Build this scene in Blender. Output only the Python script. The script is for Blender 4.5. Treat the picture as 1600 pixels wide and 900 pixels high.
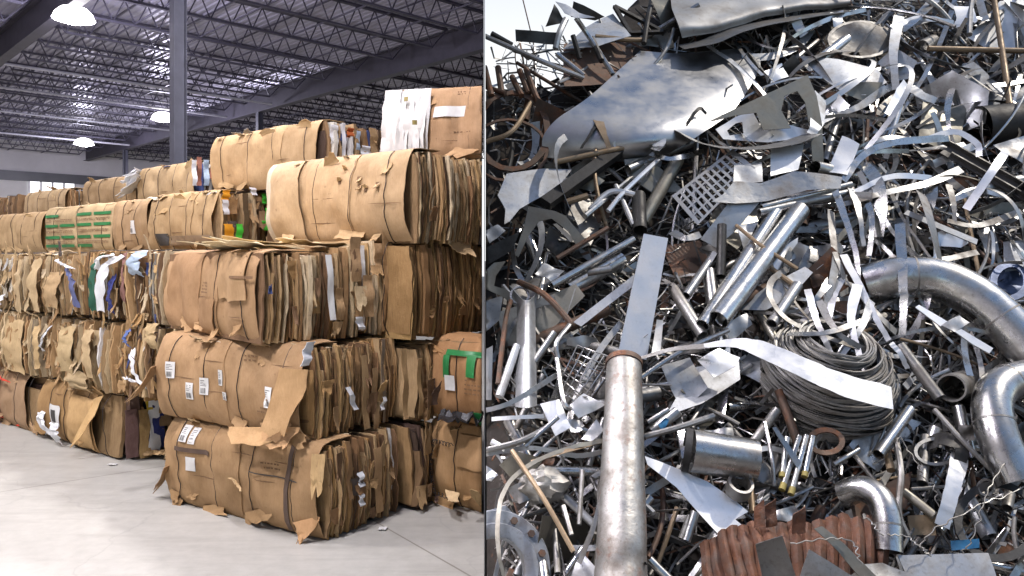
import bpy, bmesh, math, random
from mathutils import Vector, Matrix, noise
from mathutils.geometry import delaunay_2d_cdt

for o in list(bpy.data.objects):
    bpy.data.objects.remove(o, do_unlink=True)
scene = bpy.context.scene
COL = scene.collection
rnd = random.Random(11)
R = math.radians
PI = math.pi

# ------------------------------------------------------------------ camera
CAM = Vector((0.0, 0.0, 2.0))
F = 1200.0            # focal length in photo pixels (photo is 1600 wide)
HOR = 400.0           # row of the horizon
cam_d = bpy.data.cameras.new('camera')
cam_d.sensor_width = 36.0
cam_d.lens = 36.0 * F / 1600.0
cam_d.shift_y = -(450.0 - HOR) / 1600.0
cam_d.clip_start = 0.05
cam_d.clip_end = 600.0
cam = bpy.data.objects.new('camera', cam_d)
COL.objects.link(cam)
cam.location = CAM
cam.rotation_euler = (R(90), 0, 0)
scene.camera = cam

# ------------------------------------------------------------------ sky, sun, exposure
SUN_EL, SUN_AZ = 56.0, 62.0          # azimuth from +X towards -Y is negative, towards +Y positive
SUN_AZ = 4.0
w = bpy.data.worlds.new('World')
scene.world = w
w.use_nodes = True
nt = w.node_tree
for n in list(nt.nodes):
    nt.nodes.remove(n)
out = nt.nodes.new('ShaderNodeOutputWorld')
sky = nt.nodes.new('ShaderNodeTexSky')
sky.sky_type = 'NISHITA'
sky.sun_disc = False
sky.sun_elevation = R(SUN_EL)
sky.sun_rotation = R(90.0 - SUN_AZ)
sky.altitude = 100
sky.air_density = 1.15
sky.dust_density = 0.8
bg = nt.nodes.new('ShaderNodeBackground')
bg.inputs['Strength'].default_value = 0.13
tc = nt.nodes.new('ShaderNodeTexCoord')
mp = nt.nodes.new('ShaderNodeMapping')
mp.inputs['Scale'].default_value = (1.0, 1.0, 2.2)
cn = nt.nodes.new('ShaderNodeTexNoise')
cn.inputs['Scale'].default_value = 1.7
cn.inputs['Detail'].default_value = 7.0
cn.inputs['Roughness'].default_value = 0.55
cr = nt.nodes.new('ShaderNodeValToRGB')
cr.color_ramp.elements[0].position = 0.60
cr.color_ramp.elements[0].color = (0, 0, 0, 1)
cr.color_ramp.elements[1].position = 0.78
cr.color_ramp.elements[1].color = (1, 1, 1, 1)
# clouds thicken towards the horizon
sep = nt.nodes.new('ShaderNodeSeparateXYZ')
mr = nt.nodes.new('ShaderNodeMapRange')
mr.inputs['From Min'].default_value = 0.0
mr.inputs['From Max'].default_value = 0.55
mr.inputs['To Min'].default_value = 1.0
mr.inputs['To Max'].default_value = 0.0
mx = nt.nodes.new('ShaderNodeMath'); mx.operation = 'MAXIMUM'
mix = nt.nodes.new('ShaderNodeMix'); mix.data_type = 'RGBA'
mix.inputs[7].default_value = (8.6, 8.7, 8.85, 1)      # sunlit cloud, times the strength below
nt.links.new(tc.outputs['Generated'], mp.inputs['Vector'])
nt.links.new(mp.outputs['Vector'], cn.inputs['Vector'])
nt.links.new(cn.outputs['Fac'], cr.inputs['Fac'])
nt.links.new(tc.outputs['Generated'], sep.inputs[0])
# the cloud bank stands to the north, over the heap: more cloud the smaller Z and the larger Y
bk = nt.nodes.new('ShaderNodeMath'); bk.operation = 'MULTIPLY_ADD'
bk.inputs[1].default_value = -0.62; 
nt.links.new(sep.outputs['Y'], bk.inputs[0]); 
a2 = nt.nodes.new('ShaderNodeMath'); a2.operation = 'ADD'; a2.inputs[1].default_value = 0.40
nt.links.new(sep.outputs['Z'], a2.inputs[0]); nt.links.new(a2.outputs[0], bk.inputs[2])
nt.links.new(bk.outputs[0], mr.inputs['Value'])
nt.links.new(mr.outputs[0], mx.inputs[0])
nt.links.new(cr.outputs['Color'], mx.inputs[1])
nt.links.new(mx.outputs[0], mix.inputs[0])
nt.links.new(sky.outputs['Color'], mix.inputs[6])
nt.links.new(mix.outputs[2], bg.inputs['Color'])
nt.links.new(bg.outputs[0], out.inputs['Surface'])

sd = bpy.data.lights.new('sun', 'SUN')
sd.energy = 2.6
sd.angle = R(1.2)
sd.color = (1.0, 0.92, 0.82)
sun = bpy.data.objects.new('sun', sd)
COL.objects.link(sun)
sdir = Vector((math.cos(R(SUN_EL)) * math.cos(R(SUN_AZ)), math.cos(R(SUN_EL)) * math.sin(R(SUN_AZ)), math.sin(R(SUN_EL))))
sun.rotation_euler = sdir.to_track_quat('Z', 'Y').to_euler()
sun.location = sdir * 60

scene.view_settings.view_transform = 'Standard'
scene.view_settings.look = 'None'
scene.view_settings.gamma = 1.0
scene.view_settings.use_curve_mapping = False
scene.view_settings.exposure = 0.0
scene.render.engine = 'CYCLES'
cy = scene.cycles
cy.max_bounces = 7
cy.diffuse_bounces = 3
cy.glossy_bounces = 4
cy.transmission_bounces = 2
cy.caustics_reflective = False
cy.caustics_refractive = False
cy.sample_clamp_indirect = 4.0
cy.use_denoising = True

# ------------------------------------------------------------------ materials
def new_mat(name):
    m = bpy.data.materials.new(name)
    m.use_nodes = True
    t = m.node_tree
    return m, t, t.nodes['Principled BSDF']

def nnode(t, kind, **kw):
    n = t.nodes.new(kind)
    for k, v in kw.items():
        if k in n.inputs.keys():
            n.inputs[k].default_value = v
        else:
            setattr(n, k, v)
    return n

def ramp(t, src, p0, c0, p1, c1):
    r = t.nodes.new('ShaderNodeValToRGB')
    r.color_ramp.elements[0].position = p0
    r.color_ramp.elements[0].color = c0 if len(c0) == 4 else (*c0, 1)
    r.color_ramp.elements[1].position = p1
    r.color_ramp.elements[1].color = c1 if len(c1) == 4 else (*c1, 1)
    t.links.new(src, r.inputs['Fac'])
    return r

def mixc(t, fac, a, b, mode='MIX'):
    m = t.nodes.new('ShaderNodeMix'); m.data_type = 'RGBA'; m.blend_type = mode
    for sock, v in ((0, fac), (6, a), (7, b)):
        if hasattr(v, 'is_linked') or hasattr(v, 'links'):
            t.links.new(v, m.inputs[sock])
        elif isinstance(v, (int, float)):
            m.inputs[sock].default_value = v
        else:
            m.inputs[sock].default_value = v if len(v) == 4 else (*v, 1)
    return m.outputs[2]

def metal(name, base, rough=0.3, metallic=1.0, dirt=0.35, dirt_col=(0.135, 0.11, 0.088), rust=0.0, scale=7.0, bump=0.15, streak=False):
    m, t, b = new_mat(name)
    co = nnode(t, 'ShaderNodeTexCoord')
    oi = nnode(t, 'ShaderNodeObjectInfo')
    vo = nnode(t, 'ShaderNodeVectorMath', operation='ADD')
    t.links.new(co.outputs['Object'], vo.inputs[0])
    sc = nnode(t, 'ShaderNodeVectorMath', operation='SCALE')
    cx = nnode(t, 'ShaderNodeCombineXYZ')
    for i in range(3):
        t.links.new(oi.outputs['Random'], cx.inputs[i])
    t.links.new(cx.outputs[0], sc.inputs[0]); sc.inputs[3].default_value = 37.0
    t.links.new(sc.outputs[0], vo.inputs[1])
    n1 = nnode(t, 'ShaderNodeTexNoise', Scale=scale, Detail=6.0, Roughness=0.62)
    t.links.new(vo.outputs[0], n1.inputs['Vector'])
    n2 = nnode(t, 'ShaderNodeTexNoise', Scale=scale * 7.0, Detail=4.0, Roughness=0.6)
    t.links.new(vo.outputs[0], n2.inputs['Vector'])
    # tone of each piece
    hv = nnode(t, 'ShaderNodeMapRange')
    hv.inputs['To Min'].default_value = 0.72; hv.inputs['To Max'].default_value = 1.12
    t.links.new(oi.outputs['Random'], hv.inputs['Value'])
    c0 = mixc(t, 1.0, (*base, 1), hv.outputs[0], 'MULTIPLY')
    dm = ramp(t, n1.outputs['Fac'], 0.46, (0, 0, 0), 0.72, (dirt, dirt, dirt))
    c1 = mixc(t, dm.outputs['Color'], c0, (*dirt_col, 1))
    fm = ramp(t, n2.outputs['Fac'], 0.56, (0, 0, 0), 0.78, (dirt * 0.8,) * 3)
    c2 = mixc(t, fm.outputs['Color'], c1, (*[x * 0.7 for x in dirt_col], 1))
    met = None
    if rust > 0:
        n3 = nnode(t, 'ShaderNodeTexNoise', Scale=scale * 1.6, Detail=8.0, Roughness=0.7)
        v2 = nnode(t, 'ShaderNodeVectorMath', operation='ADD')
        t.links.new(vo.outputs[0], v2.inputs[0]); v2.inputs[1].default_value = (5.3, 1.7, 9.1)
        t.links.new(v2.outputs[0], n3.inputs['Vector'])
        rm = ramp(t, n3.outputs['Fac'], 0.66 - 0.3 * rust, (0, 0, 0), 0.82 - 0.3 * rust, (1, 1, 1))
        rc = ramp(t, n2.outputs['Fac'], 0.3, (0.10, 0.035, 0.016), 0.75, (0.27, 0.115, 0.05))
        c2 = mixc(t, rm.outputs['Color'], c2, rc.outputs['Color'])
        mm = nnode(t, 'ShaderNodeMapRange')
        mm.inputs['To Min'].default_value = metallic; mm.inputs['To Max'].default_value = 0.0
        t.links.new(rm.outputs['Color'], mm.inputs['Value'])
        t.links.new(mm.outputs[0], b.inputs['Metallic'])
    else:
        b.inputs['Metallic'].default_value = metallic
    t.links.new(c2, b.inputs['Base Color'])
    rr = nnode(t, 'ShaderNodeMapRange')
    rr.inputs['From Min'].default_value = 0.3; rr.inputs['From Max'].default_value = 0.75
    rr.inputs['To Min'].default_value = max(0.05, rough - 0.08); rr.inputs['To Max'].default_value = min(0.95, rough + 0.28)
    t.links.new(n1.outputs['Fac'], rr.inputs['Value'])
    t.links.new(rr.outputs[0], b.inputs['Roughness'])
    bp = nnode(t, 'ShaderNodeBump', Strength=bump, Distance=0.02)
    t.links.new(n1.outputs['Fac'], bp.inputs['Height'])
    t.links.new(bp.outputs[0], b.inputs['Normal'])
    return m

M = {}
M['bright'] = metal('bright_stainless', (0.610, 0.610, 0.598), 0.2, 1.0, 0.7, bump=0.1)
M['steel'] = metal('mill_steel', (0.468, 0.468, 0.461), 0.34, 1.0, 0.75, bump=0.2)
M['dull'] = metal('dull_steel', (0.305, 0.299, 0.286), 0.45, 0.85, 0.8, bump=0.25)
M['galv'] = metal('galvanised_sheet', (0.520, 0.533, 0.546), 0.4, 0.8, 0.6, dirt_col=(0.19, 0.16, 0.13), bump=0.12)
M['white'] = metal('pale_aluminium', (0.805, 0.816, 0.828), 0.34, 0.7, 0.22, dirt_col=(0.28, 0.26, 0.23), bump=0.1)
M['dark'] = metal('dark_oxidised_steel', (0.07, 0.068, 0.065), 0.45, 0.7, 0.5, dirt_col=(0.03, 0.025, 0.022), bump=0.3)
M['olive'] = metal('brushed_grey_steel', (0.280, 0.267, 0.227), 0.42, 0.8, 0.45, bump=0.15)
M['worn'] = metal('worn_pipe_steel', (0.40, 0.39, 0.37), 0.42, 0.85, 0.75, dirt_col=(0.15, 0.115, 0.085), rust=0.38, scale=7.0, bump=0.35)
M['rusty'] = metal('rusty_steel', (0.15, 0.10, 0.075), 0.6, 0.5, 0.6, rust=0.6, bump=0.4)
M['brown'] = metal('brown_coated_rod', (0.34, 0.25, 0.16), 0.45, 0.5, 0.4, dirt_col=(0.08, 0.05, 0.03), bump=0.2)
M['redrust'] = metal('red_oxide_paint', (0.19, 0.082, 0.046), 0.72, 0.1, 1.0, dirt_col=(0.15, 0.115, 0.095), rust=0.45, scale=13.0, bump=0.7)
M['bluegrey'] = metal('blue_grey_paint', (0.30, 0.325, 0.36), 0.45, 0.35, 0.7, dirt_col=(0.15, 0.13, 0.115), bump=0.25)
M['navy'] = metal('dark_blue_paint', (0.055, 0.085, 0.17), 0.35, 0.3, 0.4, dirt_col=(0.03, 0.03, 0.035), bump=0.2)
M['blue'] = metal('blue_plastic', (0.03, 0.16, 0.32), 0.4, 0.0, 0.3, bump=0.1)
M['yellow'] = metal('yellow_tip', (0.30, 0.24, 0.07), 0.55, 0.2, 0.5, bump=0.1)
M['black'] = metal('black_rubber', (0.02, 0.02, 0.02), 0.6, 0.0, 0.3, dirt_col=(0.06, 0.05, 0.04), bump=0.2)
M['ash'] = metal('pale_crumpled_foil', (0.52, 0.5, 0.46), 0.45, 0.5, 0.5, bump=0.5)
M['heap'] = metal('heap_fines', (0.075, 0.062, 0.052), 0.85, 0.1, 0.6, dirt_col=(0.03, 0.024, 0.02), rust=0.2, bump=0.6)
M['sheen'] = metal('smooth_stainless_sheet', (0.60, 0.605, 0.61), 0.33, 1.0, 0.3, dirt_col=(0.28, 0.26, 0.23), scale=5.0, bump=0.05)
M['stained'] = metal('stained_sheet', (0.52, 0.52, 0.515), 0.5, 0.7, 0.6, dirt_col=(0.22, 0.185, 0.15), scale=4.0, bump=0.08)

def paint(name, col, rough=0.6, metallic=0.0, var=0.25, scale=3.0, bump=0.0):
    m, t, b = new_mat(name)
    co = nnode(t, 'ShaderNodeTexCoord')
    n1 = nnode(t, 'ShaderNodeTexNoise', Scale=scale, Detail=5.0, Roughness=0.6)
    t.links.new(co.outputs['Object'], n1.inputs['Vector'])
    r = ramp(t, n1.outputs['Fac'], 0.3, [c * (1 - var) for c in col], 0.75, [min(1, c * (1 + var * 0.5)) for c in col])
    t.links.new(r.outputs['Color'], b.inputs['Base Color'])
    b.inputs['Roughness'].default_value = rough
    b.inputs['Metallic'].default_value = metallic
    if bump:
        bp = nnode(t, 'ShaderNodeBump', Strength=bump, Distance=0.02)
        t.links.new(n1.outputs['Fac'], bp.inputs['Height'])
        t.links.new(bp.outputs[0], b.inputs['Normal'])
    return m

M['girder'] = paint('girder_paint', (0.075, 0.07, 0.09), 0.55)
M['joist'] = paint('joist_paint', (0.085, 0.08, 0.11), 0.5)
M['column'] = paint('column_paint', (0.095, 0.098, 0.125), 0.5)
M['deck'] = paint('roof_deck', (0.55, 0.53, 0.64), 0.36, 0.2, 0.2, 0.6)
M['pipe'] = paint('sprinkler_pipe', (0.55, 0.55, 0.6), 0.4, 0.3)
M['wallw'] = paint('white_wall_panel', (0.82, 0.81, 0.82), 0.6, 0, 0.12, 0.7)
M['clad'] = paint('grey_cladding', (0.16, 0.165, 0.18), 0.5, 0.3, 0.15, 0.9)
M['housing'] = paint('lamp_housing', (0.6, 0.6, 0.62), 0.4, 0.4)
M['orange'] = paint('orange_plastic', (0.75, 0.33, 0.02), 0.45, 0, 0.2, 14)
M['green'] = paint('green_plastic', (0.07, 0.55, 0.05), 0.4, 0, 0.2, 14)
M['red'] = paint('red_film', (0.75, 0.06, 0.03), 0.35, 0, 0.3, 14, 0.5)
M['film'] = paint('white_film', (0.78, 0.79, 0.8), 0.4, 0, 0.15, 12, 0.4)
M['paper'] = paint('white_paper', (0.70, 0.69, 0.66), 0.7, 0, 0.1, 20)
M['ink_and_shade'] = paint('black_ink_and_shade', (0.05, 0.045, 0.04), 0.7, 0, 0.2, 30)
M['brown_ink_and_shade'] = paint('faded_print_and_shade', (0.20, 0.11, 0.05), 0.8, 0, 0.3, 30)
M['tape'] = paint('green_tape', (0.025, 0.20, 0.055), 0.45, 0, 0.2, 9)
M['tapedark'] = paint('dark_print_band', (0.10, 0.06, 0.04), 0.6, 0, 0.3, 9)
M['wire'] = paint('black_baling_wire', (0.035, 0.03, 0.028), 0.5, 0.6, 0.3, 9)
M['bagblue'] = paint('pale_blue_bag', (0.45, 0.55, 0.66), 0.3, 0, 0.3, 10, 0.5)
M['cloth'] = paint('black_film', (0.02, 0.02, 0.022), 0.5, 0, 0.3, 10, 0.4)

m, t, b = new_mat('lamp_lens')
b.inputs['Emission Color'].default_value = (1.0, 0.97, 0.93, 1)
b.inputs['Emission Strength'].default_value = 26.0
M['lens'] = m
m, t, b = new_mat('daylit_window')
b.inputs['Emission Color'].default_value = (0.95, 0.97, 1.0, 1)
b.inputs['Emission Strength'].default_value = 1.6
M['daylit'] = m

m, t, b = new_mat('glowing_housing')
b.inputs['Base Color'].default_value = (0.7, 0.7, 0.72, 1)
b.inputs['Emission Color'].default_value = (1.0, 0.97, 0.95, 1)
b.inputs['Emission Strength'].default_value = 8.0  # housing made to glow in place of the lamp's glare
M['housing_glow'] = m
# cardboard: each sheet's own kraft tone comes from the face attribute 'sheet_colour'
def cardboard(name, bump=0.35, lo=0.82):
    m, t, b = new_mat(name)
    at = nnode(t, 'ShaderNodeAttribute', attribute_name='sheet_colour')
    co = nnode(t, 'ShaderNodeTexCoord')
    n1 = nnode(t, 'ShaderNodeTexNoise', Scale=5.0, Detail=6.0, Roughness=0.65)
    t.links.new(co.outputs['Object'], n1.inputs['Vector'])
    mpn = nnode(t, 'ShaderNodeMapping'); mpn.inputs['Scale'].default_value = (30, 30, 3.5)
    t.links.new(co.outputs['Object'], mpn.inputs['Vector'])
    n2 = nnode(t, 'ShaderNodeTexNoise', Scale=3.0, Detail=4.0, Roughness=0.7)
    t.links.new(mpn.outputs[0], n2.inputs['Vector'])
    r1 = ramp(t, n1.outputs['Fac'], 0.28, (0.74, 0.70, 0.64), 0.7, (1.1, 1.1, 1.1))
    c1 = mixc(t, 1.0, at.outputs['Color'], r1.outputs['Color'], 'MULTIPLY')
    r2 = ramp(t, n2.outputs['Fac'], 0.3, (lo, lo - .02, lo - .05), 0.65, (1.06, 1.06, 1.06))
    c2 = mixc(t, 1.0, c1, r2.outputs['Color'], 'MULTIPLY')
    # scuffs and small dark stains
    n3 = nnode(t, 'ShaderNodeTexNoise', Scale=22.0, Detail=3.0, Roughness=0.6)
    t.links.new(co.outputs['Object'], n3.inputs['Vector'])
    r3 = ramp(t, n3.outputs['Fac'], 0.66, (0, 0, 0), 0.76, (0.55, 0.55, 0.55))
    c3 = mixc(t, r3.outputs['Color'], c2, (0.17, 0.095, 0.05, 1))
    t.links.new(c3, b.inputs['Base Color'])
    b.inputs['Roughness'].default_value = 0.78
    b.inputs['Specular IOR Level'].default_value = 0.25
    ad = nnode(t, 'ShaderNodeMath', operation='ADD')
    t.links.new(n1.outputs['Fac'], ad.inputs[0]); t.links.new(n2.outputs['Fac'], ad.inputs[1])
    bp = nnode(t, 'ShaderNodeBump', Strength=bump, Distance=0.02)
    t.links.new(ad.outputs[0], bp.inputs['Height'])
    t.links.new(bp.outputs[0], b.inputs['Normal'])
    return m
M['card'] = cardboard('cardboard', 0.45)
M['wrap'] = cardboard('cardboard_wrap', 0.16, 0.93)

# ------------------------------------------------------------------ mesh builder
class MB:
    def __init__(s):
        s.v = []; s.f = []; s.c = []; s.m = []
        s.col = (0.4, 0.26, 0.13); s.mi = 0
    def vert(s, p):
        s.v.append(tuple(p)); return len(s.v) - 1
    def face(s, idx, col=None):
        s.f.append(tuple(idx)); s.c.append(col or s.col); s.m.append(s.mi)
    def grid(s, P, thick=0.0, nrm=None, col=None, edge_col=None):
        """P[i][j] points; closed solid sheet of the given thickness."""
        n, m2 = len(P), len(P[0])
        V = [[Vector(p) for p in row] for row in P]
        base = len(s.v)
        for row in V:
            for p in row: s.v.append(tuple(p))
        I = lambda i, j: base + i * m2 + j
        for i in range(n - 1):
            for j in range(m2 - 1):
                s.face((I(i, j), I(i + 1, j), I(i + 1, j + 1), I(i, j + 1)), col)
        if thick:
            b2 = len(s.v)
            for i in range(n):
                for j in range(m2):
                    du = V[min(i + 1, n - 1)][j] - V[max(i - 1, 0)][j]
                    dv = V[i][min(j + 1, m2 - 1)] - V[i][max(j - 1, 0)]
                    nn = du.cross(dv)
                    nn = nn.normalized() if nn.length > 1e-9 else Vector((0, 0, 1))
                    s.v.append(tuple(V[i][j] - nn * thick))
            K = lambda i, j: b2 + i * m2 + j
            for i in range(n - 1):
                for j in range(m2 - 1):
                    s.face((K(i, j), K(i, j + 1), K(i + 1, j + 1), K(i + 1, j)), col)
            ec = edge_col or col
            for i in range(n - 1):
                s.face((I(i, 0), K(i, 0), K(i + 1, 0), I(i + 1, 0)), ec)
                s.face((I(i, m2 - 1), I(i + 1, m2 - 1), K(i + 1, m2 - 1), K(i, m2 - 1)), ec)
            for j in range(m2 - 1):
                s.face((I(0, j), I(0, j + 1), K(0, j + 1), K(0, j)), ec)
                s.face((I(n - 1, j), K(n - 1, j), K(n - 1, j + 1), I(n - 1, j + 1)), ec)
    def box(s, lo, hi):
        x0, y0, z0 = lo; x1, y1, z1 = hi
        b = len(s.v)
        s.v += [(x0, y0, z0), (x1, y0, z0), (x1, y1, z0), (x0, y1, z0), (x0, y0, z1), (x1, y0, z1), (x1, y1, z1), (x0, y1, z1)]
        for q in ((0, 3, 2, 1), (4, 5, 6, 7), (0, 1, 5, 4), (1, 2, 6, 5), (2, 3, 7, 6), (3, 0, 4, 7)):
            s.face([b + i for i in q])
    def bar(s, a, c, wdt, hgt, up=Vector((0, 0, 1))):
        a = Vector(a); c = Vector(c); d = (c - a).normalized()
        sd = d.cross(up)
        if sd.length < 1e-4: sd = d.cross(Vector((1, 0, 0)))
        sd.normalize(); u = sd.cross(d)
        b = len(s.v)
        for p in (a, c):
            for (i, j) in ((-1, -1), (1, -1), (1, 1), (-1, 1)):
                s.v.append(tuple(p + sd * i * wdt / 2 + u * j * hgt / 2))
        for q in ((3, 2, 1, 0), (4, 5, 6, 7), (0, 1, 5, 4), (1, 2, 6, 5), (2, 3, 7, 6), (3, 0, 4, 7)):
            s.face([b + i for i in q])
    def sweep(s, pts, ring_fn, closed_ring=True, caps=True, loop=False):
        """ring_fn(i, p, t, n, b) -> list of points."""
        n = len(pts)
        T = []
        for i in range(n):
            a = pts[(i - 1) % n if loop else max(i - 1, 0)]; c = pts[(i + 1) % n if loop else min(i + 1, n - 1)]
            d = c - a
            T.append(d.normalized() if d.length > 1e-9 else Vector((1, 0, 0)))
        nv = T[0].orthogonal().normalized()
        rings = []
        for i in range(n):
            nv = (nv - T[i] * nv.dot(T[i]))
            nv = nv.normalized() if nv.length > 1e-6 else T[i].orthogonal().normalized()
            pr = ring_fn(i, pts[i], T[i], nv, T[i].cross(nv))
            b0 = len(s.v)
            for p in pr: s.v.append(tuple(p))
            rings.append((b0, len(pr)))
        k = rings[0][1]
        for i in range(n if loop else n - 1):
            a, c = rings[i][0], rings[(i + 1) % n][0]
            for j in range(k if closed_ring else k - 1):
                s.face((a + j, a + (j + 1) % k, c + (j + 1) % k, c + j))
        if caps and not loop:
            s.face([rings[0][0] + j for j in range(k)][::-1])
            s.face([rings[-1][0] + j for j in range(k)])
        return rings
    def rod(s, pts, r, seg=8, loop=False, caps=True):
        rr = r if callable(r) else (lambda q: r)
        n = len(pts)
        return s.sweep(pts, lambda i, p, t, a, b: [p + (a * math.cos(2 * PI * j / seg) + b * math.sin(2 * PI * j / seg)) * rr(i / max(1, n - 1)) for j in range(seg)], True, caps, loop)
    def tube(s, pts, r, wall=0.006, seg=20):
        rr = r if callable(r) else (lambda q: r)
        n = len(pts)
        o = s.rod(pts, rr, seg, caps=False)
        i_ = s.rod(pts, lambda q: max(0.002, rr(q) - wall), seg, caps=False)
        for e in (0, -1):
            a, c = o[e][0], i_[e][0]
            for j in range(seg):
                q = (a + j, c + j, c + (j + 1) % seg, a + (j + 1) % seg)
                s.face(q if e == 0 else q[::-1])
    def ribbon(s, pts, nrms, widths, thick):
        def ring(i, p, t, a, b):
            n = nrms[i] - t * nrms[i].dot(t)
            n = n.normalized() if n.length > 1e-5 else a
            sd = t.cross(n) * widths[i] / 2
            h = n * thick / 2
            return [p - sd - h, p + sd - h, p + sd + h, p - sd + h]
        s.sweep(pts, ring)
    def build(s, name, mats, parent=None, origin=None, smooth=True, angle=40):
        me = bpy.data.meshes.new(name)
        o0 = Vector(origin) if origin is not None else Vector((0, 0, 0))
        me.from_pydata([tuple(Vector(p) - o0) for p in s.v], [], s.f)
        if not isinstance(mats, (list, tuple)): mats = [mats]
        for mm in mats: me.materials.append(mm)
        if len(mats) > 1:
            me.polygons.foreach_set('material_index', s.m)
        at = me.attributes.new('sheet_colour', 'FLOAT_COLOR', 'FACE')
        flat = []
        for c in s.c: flat += [c[0], c[1], c[2], 1.0]
        at.data.foreach_set('color', flat)
        me.validate(); me.update()
        bm = bmesh.new(); bm.from_mesh(me)
        bmesh.ops.recalc_face_normals(bm, faces=bm.faces)
        if smooth:
            ca = math.cos(R(angle))
            for f in bm.faces: f.smooth = True
            for e in bm.edges:
                if len(e.link_faces) == 2:
                    e.smooth = e.link_faces[0].normal.dot(e.link_faces[1].normal) > ca
        bm.to_mesh(me); bm.free()
        o = bpy.data.objects.new(name, me)
        COL.objects.link(o)
        if parent is not None: o.parent = parent
        if origin is not None: o.location = o0
        return o

def tag(o, label=None, cat=None, group=None, kind=None):
    if label: o['label'] = label
    if cat: o['category'] = cat
    if group: o['group'] = group
    if kind: o['kind'] = kind
    return o

def empty(name, loc, rz=0.0):
    e = bpy.data.objects.new(name, None)
    e.empty_display_size = 0.2
    COL.objects.link(e)
    e.location = loc; e.rotation_euler = (0, 0, rz)
    return e

KW = (756.5 - 800.0) / F         # the partition wall's plane: X = KW * Y
def wall_clip(ob, M_world, gap, keep_left=True):
    """cut a mesh flush against the partition wall (it leans against it)."""
    me = ob.data
    n = Vector((1.0, -KW, 0)).normalized()
    mi = M_world.inverted()
    co = mi @ (n * (-gap if keep_left else gap))
    nl = (mi.to_3x3() @ n).normalized()
    d = [(Vector(v.co) - co).dot(nl) for v in me.vertices]
    if not d: return
    if keep_left:
        if max(d) <= 0: return
    else:
        if min(d) >= 0: return
    bm = bmesh.new(); bm.from_mesh(me)
    r = bmesh.ops.bisect_plane(bm, geom=bm.verts[:] + bm.edges[:] + bm.faces[:], plane_co=co, plane_no=nl if keep_left else -nl, clear_outer=True)
    ed = [g for g in r['geom_cut'] if isinstance(g, bmesh.types.BMEdge)]
    try: bmesh.ops.holes_fill(bm, edges=ed)
    except Exception: pass
    bm.to_mesh(me); bm.free()

def nz(x, y, z, s=0.0):
    return noise.noise(Vector((x + s * 3.17, y - s * 1.73, z + s * 0.91)))
# ================================================================== THE WAREHOUSE
GD = Vector((-0.7071, 0.7071, 0)); JD = Vector((0.7071, 0.7071, 0))
def gp(g, j, z): return GD * g + JD * j + Vector((0, 0, z))
I4 = Matrix.Identity(4)

# floor of the warehouse
m, t, b = new_mat('polished_concrete')
co = nnode(t, 'ShaderNodeTexCoord')
n1 = nnode(t, 'ShaderNodeTexNoise', Scale=0.55, Detail=8.0, Roughness=0.65)
n2 = nnode(t, 'ShaderNodeTexNoise', Scale=9.0, Detail=6.0, Roughness=0.7)
n3 = nnode(t, 'ShaderNodeTexNoise', Scale=60.0, Detail=2.0, Roughness=0.6)
for n in (n1, n2, n3): t.links.new(co.outputs['Object'], n.inputs['Vector'])
r1 = ramp(t, n1.outputs['Fac'], 0.3, (0.385, 0.375, 0.34), 0.7, (0.46, 0.447, 0.405))
r2 = ramp(t, n2.outputs['Fac'], 0.32, (0.87, 0.87, 0.87), 0.62, (1.03, 1.03, 1.03))
c = mixc(t, 1.0, r1.outputs['Color'], r2.outputs['Color'], 'MULTIPLY')
r3 = ramp(t, n3.outputs['Fac'], 0.66, (0, 0, 0), 0.74, (0.35, 0.35, 0.35))
c = mixc(t, r3.outputs['Color'], c, (0.25, 0.24, 0.22, 1))
# faint tyre tracks and smudges dragged along the aisle
mpt = nnode(t, 'ShaderNodeMapping'); mpt.inputs['Rotation'].default_value = (0, 0, R(38)); mpt.inputs['Scale'].default_value = (0.35, 3.2, 1)
t.links.new(co.outputs['Object'], mpt.inputs['Vector'])
n4 = nnode(t, 'ShaderNodeTexNoise', Scale=1.3, Detail=7.0, Roughness=0.7)
t.links.new(mpt.outputs[0], n4.inputs['Vector'])
r4 = ramp(t, n4.outputs['Fac'], 0.50, (0, 0, 0), 0.72, (0.42, 0.42, 0.42))
c = mixc(t, r4.outputs['Color'], c, (0.20, 0.185, 0.165, 1))
# sawn control joints every 4.2 m, and a hairline crack pattern
mp = nnode(t, 'ShaderNodeMapping'); mp.inputs['Rotation'].default_value = (0, 0, R(-38)); mp.inputs['Location'].default_value = (1.45, 0.6, 0)
t.links.new(co.outputs['Object'], mp.inputs['Vector'])
br = nnode(t, 'ShaderNodeTexBrick')
br.offset = 0.0; br.inputs['Scale'].default_value = 1.0
br.inputs['Brick Width'].default_value = 4.2; br.inputs['Row Height'].default_value = 4.2
br.inputs['Mortar Size'].default_value = 0.008; br.inputs['Mortar Smooth'].default_value = 0.3
br.inputs['Color1'].default_value = (1, 1, 1, 1); br.inputs['Color2'].default_value = (0.96, 0.96, 0.96, 1); br.inputs['Mortar'].default_value = (0.55, 0.53, 0.5, 1)
t.links.new(mp.outputs[0], br.inputs['Vector'])
c = mixc(t, 1.0, c, br.outputs['Color'], 'MULTIPLY')
vo = nnode(t, 'ShaderNodeTexVoronoi', feature='DISTANCE_TO_EDGE', Scale=0.35)
nd = nnode(t, 'ShaderNodeTexNoise', Scale=1.6, Detail=5.0)
t.links.new(co.outputs['Object'], nd.inputs['Vector'])
va = nnode(t, 'ShaderNodeVectorMath', operation='ADD')
t.links.new(co.outputs['Object'], va.inputs[0]); t.links.new(nd.outputs['Color'], va.inputs[1])
t.links.new(va.outputs[0], vo.inputs['Vector'])
rc = ramp(t, vo.outputs['Distance'], 0.0, (0.45, 0.45, 0.45), 0.006, (0, 0, 0))
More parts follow.
